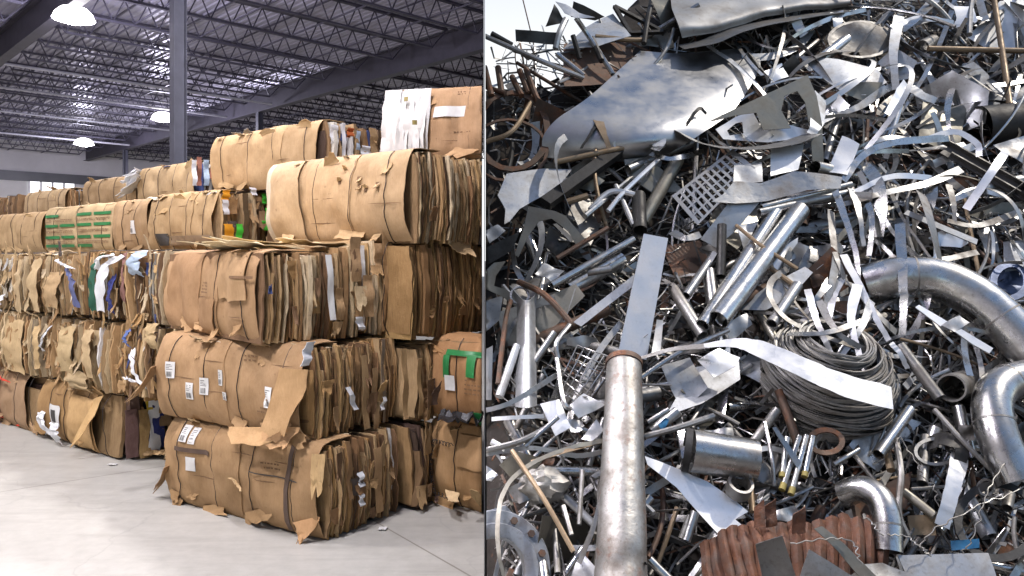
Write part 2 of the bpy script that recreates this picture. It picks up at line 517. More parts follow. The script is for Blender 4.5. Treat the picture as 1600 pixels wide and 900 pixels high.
c = mixc(t, rc.outputs['Color'], c, (0.3, 0.29, 0.27, 1))
t.links.new(c, b.inputs['Base Color'])
rr = nnode(t, 'ShaderNodeMapRange'); rr.inputs['To Min'].default_value = 0.28; rr.inputs['To Max'].default_value = 0.62
t.links.new(n2.outputs['Fac'], rr.inputs['Value']); t.links.new(rr.outputs[0], b.inputs['Roughness'])
M['concrete'] = m

def strip_poly(xmin, ymin, ymax, left, gap=0.0):
    pass
mb = MB()
fl = [(-70, -12), (KW * -12, -12), (KW * 75, 75), (-70, 75)]
mb.face([mb.vert((x, y, 0.0)) for x, y in fl])
tag(mb.build('warehouse_floor', M['concrete']), kind='structure')

m, t, b = new_mat('yard_dirt')
co = nnode(t, 'ShaderNodeTexCoord')
n1 = nnode(t, 'ShaderNodeTexNoise', Scale=1.3, Detail=8.0, Roughness=0.7)
t.links.new(co.outputs['Object'], n1.inputs['Vector'])
r1 = ramp(t, n1.outputs['Fac'], 0.3, (0.06, 0.055, 0.05), 0.75, (0.17, 0.155, 0.14))
t.links.new(r1.outputs['Color'], b.inputs['Base Color']); b.inputs['Roughness'].default_value = 0.9
M['yard'] = m
mb = MB()
fl = [(KW * -12, -12), (-70, -12), (-70, -300), (300, -300), (300, 300), (KW * 300, 300)]
mb.face([mb.vert((x, y, -0.006)) for x, y in fl])
tag(mb.build('yard_ground', M['yard']), kind='structure')

WH = empty('warehouse', gp(20, 10, 0))
tag(WH, 'large warehouse hall with dark open steel roof sheltering the cardboard bales', 'warehouse')
WINV = Matrix.Translation(-WH.location)
def wpart(mb, name, mat, parent=WH, org=None, clip=True, smooth=False):
    org = org or WH.location
    for i, p in enumerate(mb.v): mb.v[i] = tuple(Vector(p))
    o = mb.build(name, mat, None, Vector(org), smooth)
    if clip: wall_clip(o, Matrix.Translation(Vector(org)), 0.012)
    o.parent = parent
    base = WH.location if parent is WH else WH.location + parent.location
    o.location = Vector(org) - base
    return o

ZB, ZT, ZD = 8.0, 8.62, 8.66
G0, G1, J0, J1 = -7.0, 51.5, -13.2, 33.3
# ribbed steel deck: trapezoid ribs running across the joists
mb = MB()
n = int((J1 - J0) / 0.2)
prof = []
for k in range(n):
    j = J0 + k * 0.2
    prof += [(j, ZD), (j + 0.09, ZD), (j + 0.115, ZD + 0.045), (j + 0.175, ZD + 0.045)]
prof.append((J1, ZD))
P = [[gp(g, j, z) for (j, z) in prof] for g in (G0, 5, 20, 35, G1)]
mb.grid(P)
P2 = [[gp(g, j, ZD + 0.12) for j in (J0, J1)] for g in (G0, G1)]
mb.grid(P2)
wpart(mb, 'roof_deck', M['deck'])
# far wall and left wall
mb = MB()
mb.box((0, 0, 0), (1, 1, 1))
def slab_gj(mb, g0, g1, j0, j1, z0, z1):
    b0 = len(mb.v)
    for z in (z0, z1):
        for (g, j) in ((g0, j0), (g0, j1), (g1, j1), (g1, j0)):
            mb.v.append(tuple(gp(g, j, z)))
    for q in ((0, 3, 2, 1), (4, 5, 6, 7), (0, 1, 5, 4), (1, 2, 6, 5), (2, 3, 7, 6), (3, 0, 4, 7)):
        mb.face([b0 + i for i in q])
mb = MB(); slab_gj(mb, G1, G1 + 0.2, J0, J1, 0, ZD); wpart(mb, 'back_wall', M['wallw'])
mb = MB(); slab_gj(mb, G0, G1, J0 - 0.2, J0, 0, ZD); wpart(mb, 'unseen_side_wall', M['wallw'])  # unseen left wall, added to darken the hall
mb = MB(); slab_gj(mb, G1 - 0.14, G1 - 0.003, J0, J1, 6.35, 6.9); wpart(mb, 'wall_band', M['clad'])
# the bright dock opening high on the far wall
def far_pt(px, py):
    a = (px - 800) / F; bb = (HOR - py) / F
    y = (G1 - 0.15) / (0.7071 * (1 - a)); return Vector((a * y, y, 2 + bb * y))
p0, p1 = far_pt(46, 291), far_pt(118, 277)
jj0 = p0.dot(JD); jj1 = p1.dot(JD)
mb = MB(); slab_gj(mb, G1 - 0.06, G1 - 0.004, jj0, jj1, p0.z - 1.2, p1.z + 0.1); win = wpart(mb, 'window', M['daylit'])
mb = MB()
for q in (0, 0.25, 0.5, 0.75, 1):
    j = jj0 + (jj1 - jj0) * q
    slab_gj(mb, G1 - 0.10, G1 - 0.062, j - 0.05, j + 0.05, p0.z - 1.2, p1.z + 0.1)
wpart(mb, 'window_frame', M['housing'], win)
# added partition of thin steel sheet, keeping yard light out of the hall
mb = MB()
for (y0, y1) in ((4.35, 30.0), (30.003, 75.0)):
    b0 = len(mb.v)
    for (x, y) in ((KW * y0, y0), (KW * y1, y1), (KW * y1 + 0.004, y1), (KW * y0 + 0.004, y0)):
        for z in (0.0, ZD + 0.3): mb.v.append((x, y, z))
    for q in ((0, 2, 3, 1), (2, 4, 5, 3), (4, 6, 7, 5), (6, 0, 1, 7), (1, 3, 5, 7), (0, 6, 4, 2)):
        mb.face([b0 + i for i in q])
wpart(mb, 'added_partition', M['clad'], clip=False)

# girders along G
for k, j in enumerate((-3.9, 5.4, 14.7, 24.0)):
    mb = MB()
    slab_gj(mb, G0, G1 - 0.15, j - 0.14, j + 0.14, 7.78, 7.80)
    slab_gj(mb, G0, G1 - 0.15, j - 0.008, j + 0.008, 7.80, 8.56)
    slab_gj(mb, G0, G1 - 0.15, j - 0.14, j + 0.14, 8.56, 8.58)
    wpart(mb, 'girder', M['girder'], org=gp(20, j, 7.78))
# columns (H section with base plate)
for (g, j) in ((13.7, 5.4), (29.1, 14.7), (44.5, 14.7)):
    mb = MB()
    slab_gj(mb, g - 0.11, g + 0.11, j - 0.11, j - 0.097, 0, 7.78)
    slab_gj(mb, g - 0.11, g + 0.11, j + 0.097, j + 0.11, 0, 7.78)
    slab_gj(mb, g - 0.008, g + 0.008, j - 0.097, j + 0.097, 0, 7.78)
    slab_gj(mb, g - 0.24, g + 0.24, j - 0.24, j + 0.24, 0.002, 0.025)
    wpart(mb, 'column', M['column'], org=gp(g, j, 0), clip=False)
# open web joists along J, one per span
spans = [(-3.9, 5.4), (5.4, 14.7), (14.7, 24.0), (24.0, 33.3)]
g = 7.6
while g < G1 - 1:
    for (ja, jb) in spans:
        # leave out spans wholly beyond the partition wall or far outside the hall's view
        pa = gp(g, ja, 0)
        if pa.x > KW * pa.y - 0.5: continue
        pb = gp(g, jb, 0)
        if 800 + F * pb.x / max(pb.y, 0.1) < -60: continue
        org = gp(g, ja, ZB)
        a, c = ja + 0.16, jb - 0.16
        mb = MB()
        for s in (-0.035, 0.035):
            mb.bar(gp(g, a, ZT) + GD * s, gp(g, c, ZT) + GD * s, 0.05, 0.055)
        jo = wpart(mb, 'roof_joist', M['joist'], org=org)
        mb = MB()
        for s in (-0.03, 0.03):
            mb.bar(gp(g, a + 0.55, ZB) + GD * s, gp(g, c - 0.55, ZB) + GD * s, 0.04, 0.05)
        if len(mb.v): wpart(mb, 'bottom_chord', M['joist'], jo, org=org)
        mb = MB()
        nseg = 14
        L = (c - a - 1.1) / nseg
        mb.bar(gp(g, a, ZT), gp(g, a + 0.55, ZB), 0.03, 0.03)
        mb.bar(gp(g, c, ZT), gp(g, c - 0.55, ZB), 0.03, 0.03)
        for q in range(nseg):
            x0 = a + 0.55 + q * L
            mb.bar(gp(g, x0, ZB), gp(g, x0 + L / 2, ZT), 0.028, 0.028)
            mb.bar(gp(g, x0 + L / 2, ZT), gp(g, x0 + L, ZB), 0.028, 0.028)
        wpart(mb, 'joist_web', M['joist'], jo, org=org)
    g += 1.93
# bridging rods between the joists
for j in (0.7, 7.2, 8.9, 10.6, 12.3, 16.6, 18.4, 20.2, 22, 27):
    mb = MB()
    mb.bar(gp(G0 + 14, j, ZB + 0.04), gp(G1 - 0.2, j, ZB + 0.04), 0.035, 0.035)
    mb.bar(gp(G0 + 14, j + .02, ZT - 0.06), gp(G1 - 0.2, j + .02, ZT - 0.06), 0.035, 0.035)
    wpart(mb, 'bridging_rod', M['joist'], org=gp(20, j, ZB))
# sprinkler pipes
for g_ in (27.5, 31.4, 36.6, 43.0):
    mb = MB()
    mb.rod([gp(g_, J0 + 0.3, 7.86), gp(g_, 14.4, 7.86)], 0.045, 8)
    wpart(mb, 'sprinkler_pipe', M['pipe'], org=gp(g_, 5, 7.86), smooth=True)

# high bay lamps hanging from the roof
def lamp(x, y, power, label, z=7.45, seen=True):
    r = empty('high_bay_lamp', (x, y, z))
    tag(r, label, 'ceiling lamp', 'high bay lamps under the warehouse roof')
    mb = MB()
    pr = [(0.03, 0.31), (0.13, 0.30), (0.28, 0.25), (0.39, 0.14), (0.44, 0.01), (0.45, 0.0), (0.43, 0.005), (0.36, 0.12), (0.24, 0.22)]
    n = 20
    P = [[(q * math.cos(2 * PI * k / n), q * math.sin(2 * PI * k / n), h) for k in range(n + 1)] for (q, h) in pr]
    mb.grid(P); mb.build('housing', M['housing_glow'], r)
    mb = MB()
    P = [[(q * math.cos(2 * PI * k / n), q * math.sin(2 * PI * k / n), h) for k in range(n + 1)] for (q, h) in ((0.001, -0.09), (0.18, -0.08), (0.34, -0.03), (0.425, 0.02))]
    mb.grid(P); mb.build('lens', M['lens'], r)
    mb = MB(); mb.bar((0, 0, 0.60), (0, 0, ZT - z), 0.025, 0.025); mb.build('hanger_rod', M['housing'], r)
    ld = bpy.data.lights.new('lamp_light', 'AREA'); ld.shape = 'DISK'; ld.size = 0.6; ld.energy = power; ld.color = (1.0, 0.94, 0.86)
    lo = bpy.data.objects.new('lamp_light', ld); COL.objects.link(lo); lo.parent = r; lo.location = (0, 0, -0.12)
    pd = bpy.data.lights.new('deck_fill_light', 'POINT'); pd.energy = 620.0; pd.shadow_soft_size = 0.3; pd.color = (0.82, 0.79, 1.0)  # extra violet point light, added to brighten the roof deck
    po = bpy.data.objects.new('deck_fill_light', pd); COL.objects.link(po); po.parent = r; po.location = (0, 0, -0.25)
LP = 305.0
lamp(-10.1, 17.7, LP * 1.3, 'bright round lamp hanging at the upper left under the dark roof')
lamp(-20.9, 37.5, LP * 2.0, 'small bright lamp hanging far back near the white end wall')
lamp(-3.6, 1.6, LP * 0.85, 'added unseen lamp above the open floor in front of the near bale stack')  # out of view, put in to light the bale fronts
lamp(-7.2, 5.6, LP * 1.1, 'added unseen lamp above the open floor beside the long bale row')  # second lamp out of view, added as front light on the bales
lamp(-3.4, 9.8, LP * 1.0, 'lamp above the top tier of bales')
lamp(-1.5, 4.0, LP * 0.40, 'lamp above the partition wall end by the near bale stack')
lamp(-14.5, 11.0, LP, 'lamp above the left aisle beyond the frame')
lamp(-13.95, 30.7, LP * 0.8, 'small lamp glinting just left of the steel column')

# unseen wall added behind the viewer to block low sky from the metal
mb = MB(); mb.box((1.5, -11.4, 0), (40, -11.0, 4.6))
tag(mb.build('sky_block_wall', paint('dark_concrete', (0.16, 0.15, 0.135), 0.85, 0, 0.4, 0.8), None, (20, -11.2, 0)), 'added dark concrete wall behind the viewer keeping low sky out of reflections', 'wall')
# ================================================================== BALES
KRAFT = [(.45, .29, .145), (.50, .335, .175), (.40, .25, .12), (.54, .375, .205), (.36, .22, .105), (.43, .30, .165), (.47, .29, .13)]
STRATA = [(.44, .28, .135), (.50, .33, .165), (.36, .22, .105), (.29, .165, .08), (.56, .39, .21), (.22, .13, .07), (.47, .285, .12), (.40, .26, .135), (.52, .345, .16)]
PALE = [(.58, .45, .27), (.52, .38, .21), (.62, .5, .33), (.47, .33, .18), (.38, .26, .14), (.66, .60, .48)]
ODD = [(.74, .73, .70), (.45, .45, .44), (.10, .08, .07), (.06, .09, .25), (.72, .70, .62), (.16, .12, .10), (.78, .77, .75)]
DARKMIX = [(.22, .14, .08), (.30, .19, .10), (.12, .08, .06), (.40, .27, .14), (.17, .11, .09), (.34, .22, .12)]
BALES = {}

def pick(r, pal, odd=0.0):
    c = r.choice(ODD) if r.random() < odd else r.choice(pal)
    k = r.uniform(0.78, 1.04)
    return tuple(min(0.85, x * k) for x in c)

def flap(mb, r, p, ax, up, nrm, w, l, curl, col, th=0.004, wav=0.012):
    """a torn tongue of board leaving point p along 'up', curling along nrm."""
    P = []
    sd = r.uniform(0, 99)
    ce = [r.uniform(0.62, 1.08) for _ in range(5)]
    taper = r.uniform(0.15, 0.6); sh = r.uniform(-.4, .4) * w
    for i in range(8):
        t = i / 7
        row = []
        for j in range(5):
            s = (j / 4 - 0.5) * w * (1 - taper * t + 0.22 * nz(t * 4, 5 * (j > 2), sd)) + sh * t * t
            tt = t * (1 + (ce[j] - 1) * t)
            a = curl * tt
            q = p + ax * s + up * (l * tt * (math.cos(a * 0.6))) + nrm * (l * tt * math.sin(a * 0.6) + wav * nz(t * 3, j, sd) + wav * .5 * nz(t * 8, j * 2, sd))
            row.append(q)
        P.append(row)
    mb.grid(P, th, col=col, edge_col=tuple(min(.8, x * 1.15) for x in col))

def slabs(mb, r, along, L, D, H, pal, odd, tmin, tmax, rag, zrag, hfun=None, bulge=0.04, lean=0.06):
    """sheets stacked along y ('y': edges show on the x = 0 end) or along x ('x': edges show on the y = 0 front)."""
    S = D if along == 'y' else L
    E = L if along == 'y' else D
    s = 0.0
    drift = 0.0
    while s < S - 0.008:
        t = r.uniform(tmin, tmax) * (1.8 if r.random() < 0.08 else 1)
        if s + t > S: t = S - s
        f = s / S
        HH = H * (hfun(f) if hfun else 1)
        zl = r.uniform(0, zrag) if r.random() < 0.6 else 0
        zh = HH - r.uniform(0, zrag) - (r.uniform(0.05, 0.25) * HH if r.random() < 0.12 else 0)
        drift = 0.75 * drift + r.uniform(-rag, rag) * 0.6
        e_end = drift + r.uniform(-rag, rag) * 0.5
        if r.random() < 0.10: e_end -= rag * 1.6
        col = pick(r, pal, odd)
        ke = r.choice((.32, .55, .75, .95, 1.05, 1.2, 1.35)); ec = tuple(x * ke for x in col)
        sd = r.uniform(0, 500)
        le = r.uniform(-lean, lean)
        ne, nzv = 6, 11
        P = []
        for i in range(ne):
            q = (i / (ne - 1))
            row = []
            for k in range(nzv):
                zz = k / (nzv - 1)
                z = zl + (zh - zl) * zz
                # the edge side: q = 1
                e = -E + (E + e_end) * (1 - (1 - q) ** 2.2)
                e += q ** 4 * (bulge * math.sin(PI * min(1, max(0, z / HH))) + 0.022 * nz(zz * 6, sd, 0) + 0.012 * nz(zz * 17, sd, 3))
                ss = s + (z - HH / 2) * le + 0.013 * nz(zz * 2.3, q * 1.3, sd) + 0.004 * nz(zz * 9, q * 2, sd + 9)
                z2 = z + 0.02 * nz(q * 4, sd, 7) * (1 if k in (0, nzv - 1) else 0) * (0 if k == 0 and zl == 0 else 1)
                row.append((e, ss, max(0.0, z2)) if along == 'y' else (-S + ss, -e, max(0.0, z2)))
            P.append(row)
        mb.grid(P, t * r.uniform(0.62, 0.98), col=col, edge_col=ec)
        s += t

class Bale:
    def __init__(b, label, loc, rot, L, D, H, style='wrap', seed=1, pal=None, odd=0.03, panels=4, bulge=0.05, hfun=None,
                 group=None, tmin=0.014, tmax=0.04, rag=0.045, zrag=0.05, wires=4, flaps=14, wrapcol=None, panel_range=None, topflaps=10, endw=True):
        b.L, b.D, b.H, b.bulge = L, D, H, bulge
        b.r = r = random.Random(seed * 77 + 5)
        b.seed = seed
        b.root = empty('cardboard_bale', loc, rot)
        tag(b.root, label, 'bale', group or 'baled cardboard stacked in the warehouse')
        pal = pal or STRATA
        mb = MB()
        y0 = 0.02 if style == 'wrap' else 0.0
        if style == 'wrap':
            slabs(mb, r, 'y', L, D, H, pal, odd, tmin, tmax, rag, zrag, hfun)
        else:
            slabs(mb, r, 'x', L, D, H, pal, odd, tmin, tmax, rag, zrag, hfun)
        # tongues torn out of the edges
        for k in range(flaps):
            col = pick(r, pal, odd)
            z = r.uniform(0.12, 0.95) * H
            up = Vector((0, 0, -1 if r.random() < 0.75 else 1))
            if style == 'wrap':
                p = Vector((r.uniform(0.0, 0.05) + 0.03, r.uniform(0.03, D * 0.95), z))
                ax, nn = Vector((r.uniform(-.3, .3), 1, 0)).normalized(), Vector((1, r.uniform(-.5, .5), 0)).normalized()
            else:
                p = Vector((r.uniform(-L * 0.97, -0.03), -0.03 - r.uniform(0.0, 0.05), z))
                ax, nn = Vector((1, r.uniform(-.3, .3), 0)).normalized(), Vector((r.uniform(-.5, .5), -1, 0)).normalized()
            flap(mb, r, p, ax, up, nn, r.uniform(0.03, 0.13), r.uniform(0.06, 0.26) * min(1, H / .66), r.uniform(-0.15, 0.75), col)
        # ragged bits lying along the top edge
        for k in range(topflaps):
            col = pick(r, PALE, odd)
            zt = H * (hfun(0.1) if hfun else 1)
            p = Vector((r.uniform(-L * 0.95, -0.05), r.uniform(-0.02, 0.25), zt - 0.015))
            flap(mb, r, p, Vector((1, r.uniform(-.6, .6), 0)).normalized(), Vector((r.uniform(-.5, .5), -1 if r.random() < .6 else 1, r.uniform(0, .25))).normalized(),
                 Vector((0, 0, 1)), r.uniform(0.06, 0.22), r.uniform(0.05, 0.16), r.uniform(-0.9, 0.7), col)
        b.layers = mb.build('cardboard_layers', M['card'], b.root)
        b.wrapcol = wrapcol
        if style == 'wrap' and panels:
            xa, xb = panel_range or (-L, -0.02)
            cuts = [xa + (xb - xa) * (k + (r.uniform(-.16, .16) if 0 < k < panels else 0)) / panels for k in range(panels + 1)]
            b.cuts = cuts
            for k in range(panels):
                b.panel(cuts[k] - (0.05 if k else 0), cuts[k + 1] + (0.03 if k < panels - 1 else 0), lift=0.006 + 0.009 * (k % 2) + 0.003 * r.random())
        # torn lips and lifted corners of the outer sheets
        if style == 'wrap' and panels:
            for k in range(panels + 2):
                x = r.uniform(-L * .97, -.08); lowr = r.random() < .6
                z = r.uniform(.05, .14) if lowr else r.uniform(.82, .97) * H
                mb = MB()
                w_, l_, kf = r.uniform(.10, .34), r.uniform(.05, .12), r.uniform(.75, 1.0)
                flap(mb, r, Vector((x, b.front(x, z) - .02, z)), Vector((1, 0, r.uniform(-.35, .35))).normalized(), Vector((r.uniform(-.4, .4), -.18, -1 if lowr or r.random() < .6 else 1)).normalized(), Vector((0, -1, 0)), w_, l_, r.uniform(.1, .8), tuple(q * kf for q in (wrapcol or KRAFT[0])), 0.004, .009)
                mb.build('torn_flap', M['wrap'], b.root)
            # opened box folds, the shade in their slits put on as dark decals
            for k in range(panels):
                x = r.uniform(-L * .9, -.3); z = r.uniform(.2, .85) * H; w_ = r.uniform(.15, .4)
                if panel_range and not (panel_range[0] < x < panel_range[1] - w_): continue
                n = 12
                P = [[(x + w_ * i / n, b.front(x + w_ * i / n, z) - .0245, z + .05 * (i / n) * nz(k, seed, 1) + sgn * .0035 * (1 - abs(2 * i / n - 1) ** 2) + .004 * nz(i, k, 3)) for sgn in (-1, 1)] for i in range(n + 1)]
                mb = MB(); mb.grid(P, .001); mb.build('slit_shade', M['brown_ink_and_shade'], b.root)
        # baling wires round the bale
        for k in range(wires):
            x = -L + L * (k + 0.5 + r.uniform(-.12, .12)) / wires
            mb = MB()
            pts = []
            n = 30
            if style == 'wrap' or True:
                for q in range(n):
                    z = H * (1 - q / (n - 1))
                    pts.append(Vector((x + 0.012 * nz(q * .3, x, seed), b.front(x, z) - 0.022 if style == 'wrap' else -0.045 - 0.02 * math.sin(PI * z / H), max(0.006, z))))
                pts = [Vector((x, D * 0.98, H + 0.008)), Vector((x, D * 0.5, H + 0.008)), Vector((x, 0.10, H + 0.008))] + pts + [Vector((x, D * 0.98, 0.006))]
            mb.rod(pts, 0.0035, 5, loop=True)
            mb.build('baling_wire', M['wire'], b.root)
        BALES[label] = b
    def front(b, x, z):
        zz = min(1, max(0, z / b.H))
        y = -b.bulge * (max(0.0, math.sin(PI * (0.02 + 0.96 * zz))) ** 0.5) * (1.0 + 0.25 * nz(x * 1.2, 0, b.seed))
        # soft waves between the wires, dents
        y += 0.014 * math.sin((x / b.L) * 2 * PI * 4 + b.seed) * math.sin(PI * zz)
        y += 0.034 * nz(x * 2.3, z * 2.6, b.seed) + 0.013 * nz(x * 6, z * 7, b.seed + 4)
        fold = nz(x * 1.6 + z * .9, z * 1.1, b.seed + 8)
        y += 0.016 * (1 - min(1, abs(fold) * 9))
        return y + 0.035 * (1 - math.sin(PI * zz)) ** 3
    def panel(b, xa, xb, lift=0.008, za=0.0, zb=None, col=None, name='outer_sheet', top=True, tilt=0.0, mat=None):
        r = b.r; H = b.H
        full_top = zb is None
        zb = H if zb is None else zb
        col = col or b.wrapcol or r.choice(KRAFT)
        k_ = r.uniform(0.76, 0.93); col = tuple(c * k_ * q for c, q in zip(col, (1, 1.0, 1.05)))
        nx, nz_ = 10, 18
        sd = r.uniform(0, 900)
        P = []
        low = r.uniform(0, 0.02)
        for i in range(nx + 1):
            q = i / nx
            row = []
            for k in range(nz_ + 1):
                z = za + low + (zb - za - low) * k / nz_
                x = xa + (xb - xa) * q + tilt * (z / H - .5) + (0.012 * nz(z * 5, sd, 0) + .008 * nz(z * 15, sd, 2) if i in (0, nx) else 0)
                zz = z + ((0.03 * nz(x * 6, sd, 5) + .01 * nz(x * 25, sd, 3)) if k == 0 and za > 0.02 else 0)
                y = b.front(x, z) - lift + 0.004 * nz(x * 5, z * 4, sd)
                if k == 0 and za <= 0.02: y += 0.0
                row.append((x, y, max(0.004, zz)))
            if full_top and top:
                for k in range(1, 5):
                    x = xa + (xb - xa) * q
                    row.append((x + .01 * nz(k, sd, 1), b.front(x, H) - lift + k * 0.07 * (1 + .3 * nz(q * 4, sd, 8)), H + 0.012 + 0.02 * abs(nz(q * 5, k, sd))))
            P.append(row)
        mb = MB()
        mb.grid(P, -0.005, col=col, edge_col=tuple(min(.8, c * 1.2) for c in col))
        return mb.build(name, mat or M['wrap'], b.root)
    def decal(b, name, mat, x0, x1, z0, z1, lift=0.024, skew=0.0, col=None, thick=0.0015):
        P = []
        n, k = 6, 8
        for i in range(n + 1):
            row = []
            for j in range(k + 1):
                z = z0 + (z1 - z0) * j / k
                x = x0 + (x1 - x0) * i / n + skew * (j / k - .5)
                row.append((x, b.front(x, z) - lift, z))
            P.append(row)
        mb = MB()
        mb.grid(P, -thick, col=col)
        return mb.build(name, mat, b.root)
    def sticker(b, x, z, wd=0.07, ht=0.12, skew=0.0, bars=True, lift=0.026):
        lab = b.decal('paper_label', M['paper'], x - wd / 2, x + wd / 2, z - ht / 2, z + ht / 2, lift, skew)
        if bars:
            mb = MB()
            def q(x0, x1, z0, z1):
                P = [[(xx + skew * ((zz - z + ht / 2) / ht - .5), b.front(xx, zz) - lift - 0.003, zz) for zz in (z0, z1)] for xx in (x0, x1)]
                mb.grid(P)
            r = b.r
            xx = x - wd * 0.38
            while xx < x + wd * 0.2:
                ww = r.uniform(0.002, 0.007); q(xx, xx + ww, z - ht * 0.42, z - ht * 0.1); xx += ww + r.uniform(0.003, 0.006)
            for kk in range(4):
                q(x - wd * 0.38, x - wd * 0.38 + wd * r.uniform(.3, .7), z + ht * (0.02 + kk * 0.1), z + ht * (0.05 + kk * 0.1))
            mb.build('barcode', M['ink_and_shade'], lab)
    def print_lines(b, x0, x1, z0, z1, rows, lift=0.026, mat='brown_ink_and_shade', tilt=0.0):
        mb = MB(); r = b.r
        for k in range(rows):
            z = z1 - (z1 - z0) * k / max(1, rows - 1)
            x = x0
            while x < x1:
                ww = r.uniform(0.008, 0.035)
                if x + ww < x1 and r.random() > 0.12:
                    zc = z + tilt * (x - x0)
                    mb.grid([[(xx, b.front(xx, zc) - lift, zz) for zz in (zc - 0.0055, zc + 0.0055)] for xx in (x, x + ww)])
                x += ww + r.uniform(0.006, 0.014)
        return mb.build('printed_text', M[mat], b.root)
    def piece(b, name, mat, P, thick=0.003, col=None):
        mb = MB(); mb.grid(P, thick, col=col)
        return mb.build(name, mat, b.root)
    def tongue(b, name, p, ax, up, nn, w, l, curl, col, mat='wrap', seed=1, wav=0.02):
        mb = MB()
        flap(mb, random.Random(seed), Vector(p), Vector(ax).normalized(), Vector(up).normalized(), Vector(nn).normalized(), w, l, curl, col, 0.005, wav)
        return mb.build(name, M[mat], b.root)
    def clip(b):
        bpy.context.view_layer.update()
        for o in [b.root] + list(b.root.children_recursive):
            if o.type == 'MESH': wall_clip(o, o.matrix_world, 0.02)

O2 = Vector((-1.30, 5.39)); UU = Vector((-0.7915, 0.6112)); VV = Vector((0.6112, 0.7915))
def uv(u, v, z): 
    p = O2 + UU * u + VV * v
    return (p.x, p.y, z)
ST = math.atan2(-0.6112, 0.7915)
SA = math.atan2(-0.53, 0.85)
k3 = (.43, .275, .135); k4 = (.47, .31, .155)

# --- near stack
A1 = Bale('bottom bale of the near stack with brown strapped sheets resting on the concrete', (-1.30, 5.39, 0), SA, 1.76, 0.72, 0.67, seed=1, panels=4, bulge=0.07, wrapcol=k3, tmin=.007, tmax=.022, rag=.028, flaps=10)
A2 = Bale('second bale up in the near stack with five white shipping labels', (-1.42, 5.46, 0.685), SA, 1.72, 0.86, 0.665, seed=2, panels=4, bulge=0.09, wrapcol=(.44, .28, .14), tmin=.007, tmax=.022, rag=.028, flaps=9)
RA3 = math.atan2(-0.72, 0.69)
A3 = Bale('third bale of the near stack turned outward with thick ragged vertical sheet ends', (-1.80, 5.50, 1.365), RA3, 1.75, 1.28, 0.66, seed=3, panels=3, bulge=0.03, wrapcol=(.46, .29, .145), odd=0.03,
          tmin=.008, tmax=.026, rag=0.045, flaps=14, hfun=lambda f: 1.0 if f < .42 else 1.16 if f > .6 else 1.0 + (f - .42) * .9, topflaps=22, pal=STRATA + PALE[:3])
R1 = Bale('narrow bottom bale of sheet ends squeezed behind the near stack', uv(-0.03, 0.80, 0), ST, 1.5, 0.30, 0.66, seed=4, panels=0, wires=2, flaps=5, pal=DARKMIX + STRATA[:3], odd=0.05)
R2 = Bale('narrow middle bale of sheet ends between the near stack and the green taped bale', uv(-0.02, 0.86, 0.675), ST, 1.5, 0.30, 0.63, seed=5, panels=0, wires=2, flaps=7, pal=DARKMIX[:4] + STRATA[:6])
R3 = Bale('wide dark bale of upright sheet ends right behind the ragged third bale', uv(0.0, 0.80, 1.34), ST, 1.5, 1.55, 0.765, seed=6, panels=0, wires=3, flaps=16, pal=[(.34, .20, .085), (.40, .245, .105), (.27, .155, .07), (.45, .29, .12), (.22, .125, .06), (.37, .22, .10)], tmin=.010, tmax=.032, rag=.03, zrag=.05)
S1 = Bale('bottom bale by the partition wall with a torn loose scrap and a coiled black wire', uv(-1.30, 1.10, 0), ST, 1.34, 0.75, 0.66, seed=7, panels=2, bulge=0.05, wrapcol=(.50, .31, .145), wires=2, flaps=3)
S2 = Bale('bale by the partition wall marked with green tape and one white label', uv(-1.30, 1.12, 0.68), ST, 1.34, 0.75, 0.66, seed=8, panels=2, bulge=0.08, wrapcol=(.42, .235, .105), wires=2, flaps=3)
A4 = Bale('big round tan bale overhanging the ragged bale of the near stack', (-0.76, 6.02, 2.10), ST, 1.70, 1.3, 0.74, seed=9, panels=3, bulge=0.10, wrapcol=(.56, .385, .205), tmin=.010, tmax=.028, rag=.028, flaps=8, pal=PALE[:4] + STRATA, topflaps=24)
A5 = Bale('topmost bale under the roof with white crumpled papers beside a labelled brown sheet', (-0.10, 6.62, 2.85), R(-12), 1.04, 0.9, 0.62, seed=10, panels=2, panel_range=(-0.74, -0.02), bulge=0.03, wrapcol=(.52, .33, .175), pal=PALE, wires=2, flaps=2, topflaps=6)

# --- long row
lg = 'baled cardboard in the long row'
B1 = Bale('floor bale of the long row with a white torn sheet on its rounded brown front', uv(3.27, 0.136, 0), ST, 1.74, 1.9, 0.64, seed=11, panels=2, panel_range=(-1.74, -0.42), bulge=0.07, wrapcol=(.45, .28, .12), pal=DARKMIX + STRATA[:3], odd=0.16, flaps=18, tmin=.02, tmax=.06, rag=.07, group=lg)
C1 = Bale('leftmost floor bale with red plastic film at its foot', uv(5.06, 0.12, 0), ST, 1.75, 1.9, 0.64, seed=12, panels=2, panel_range=(-1.75, -0.35), bulge=0.05, wrapcol=(.45, .30, .17), pal=PALE + DARKMIX, odd=0.1, group=lg)
B2a = Bale('second tier bale of pale crushed board hidden partly by the near stack', uv(1.95, 0.10, 0.66), ST, 1.15, 1.9, 0.70, 'cross', seed=13, pal=PALE[:2] + STRATA + DARKMIX[:3], odd=0.08, tmin=.010, tmax=.042, rag=.06, zrag=.08, flaps=44, wires=2, group=lg)
B2b = Bale('second tier bale of torn tan board in the middle of the long row', uv(3.14, 0.10, 0.66), ST, 1.85, 1.9, 0.69, 'cross', seed=14, pal=PALE[:4] + STRATA[:3], odd=0.03, tmin=.010, tmax=.042, rag=.06, zrag=.08, flaps=44, wires=3, group=lg)
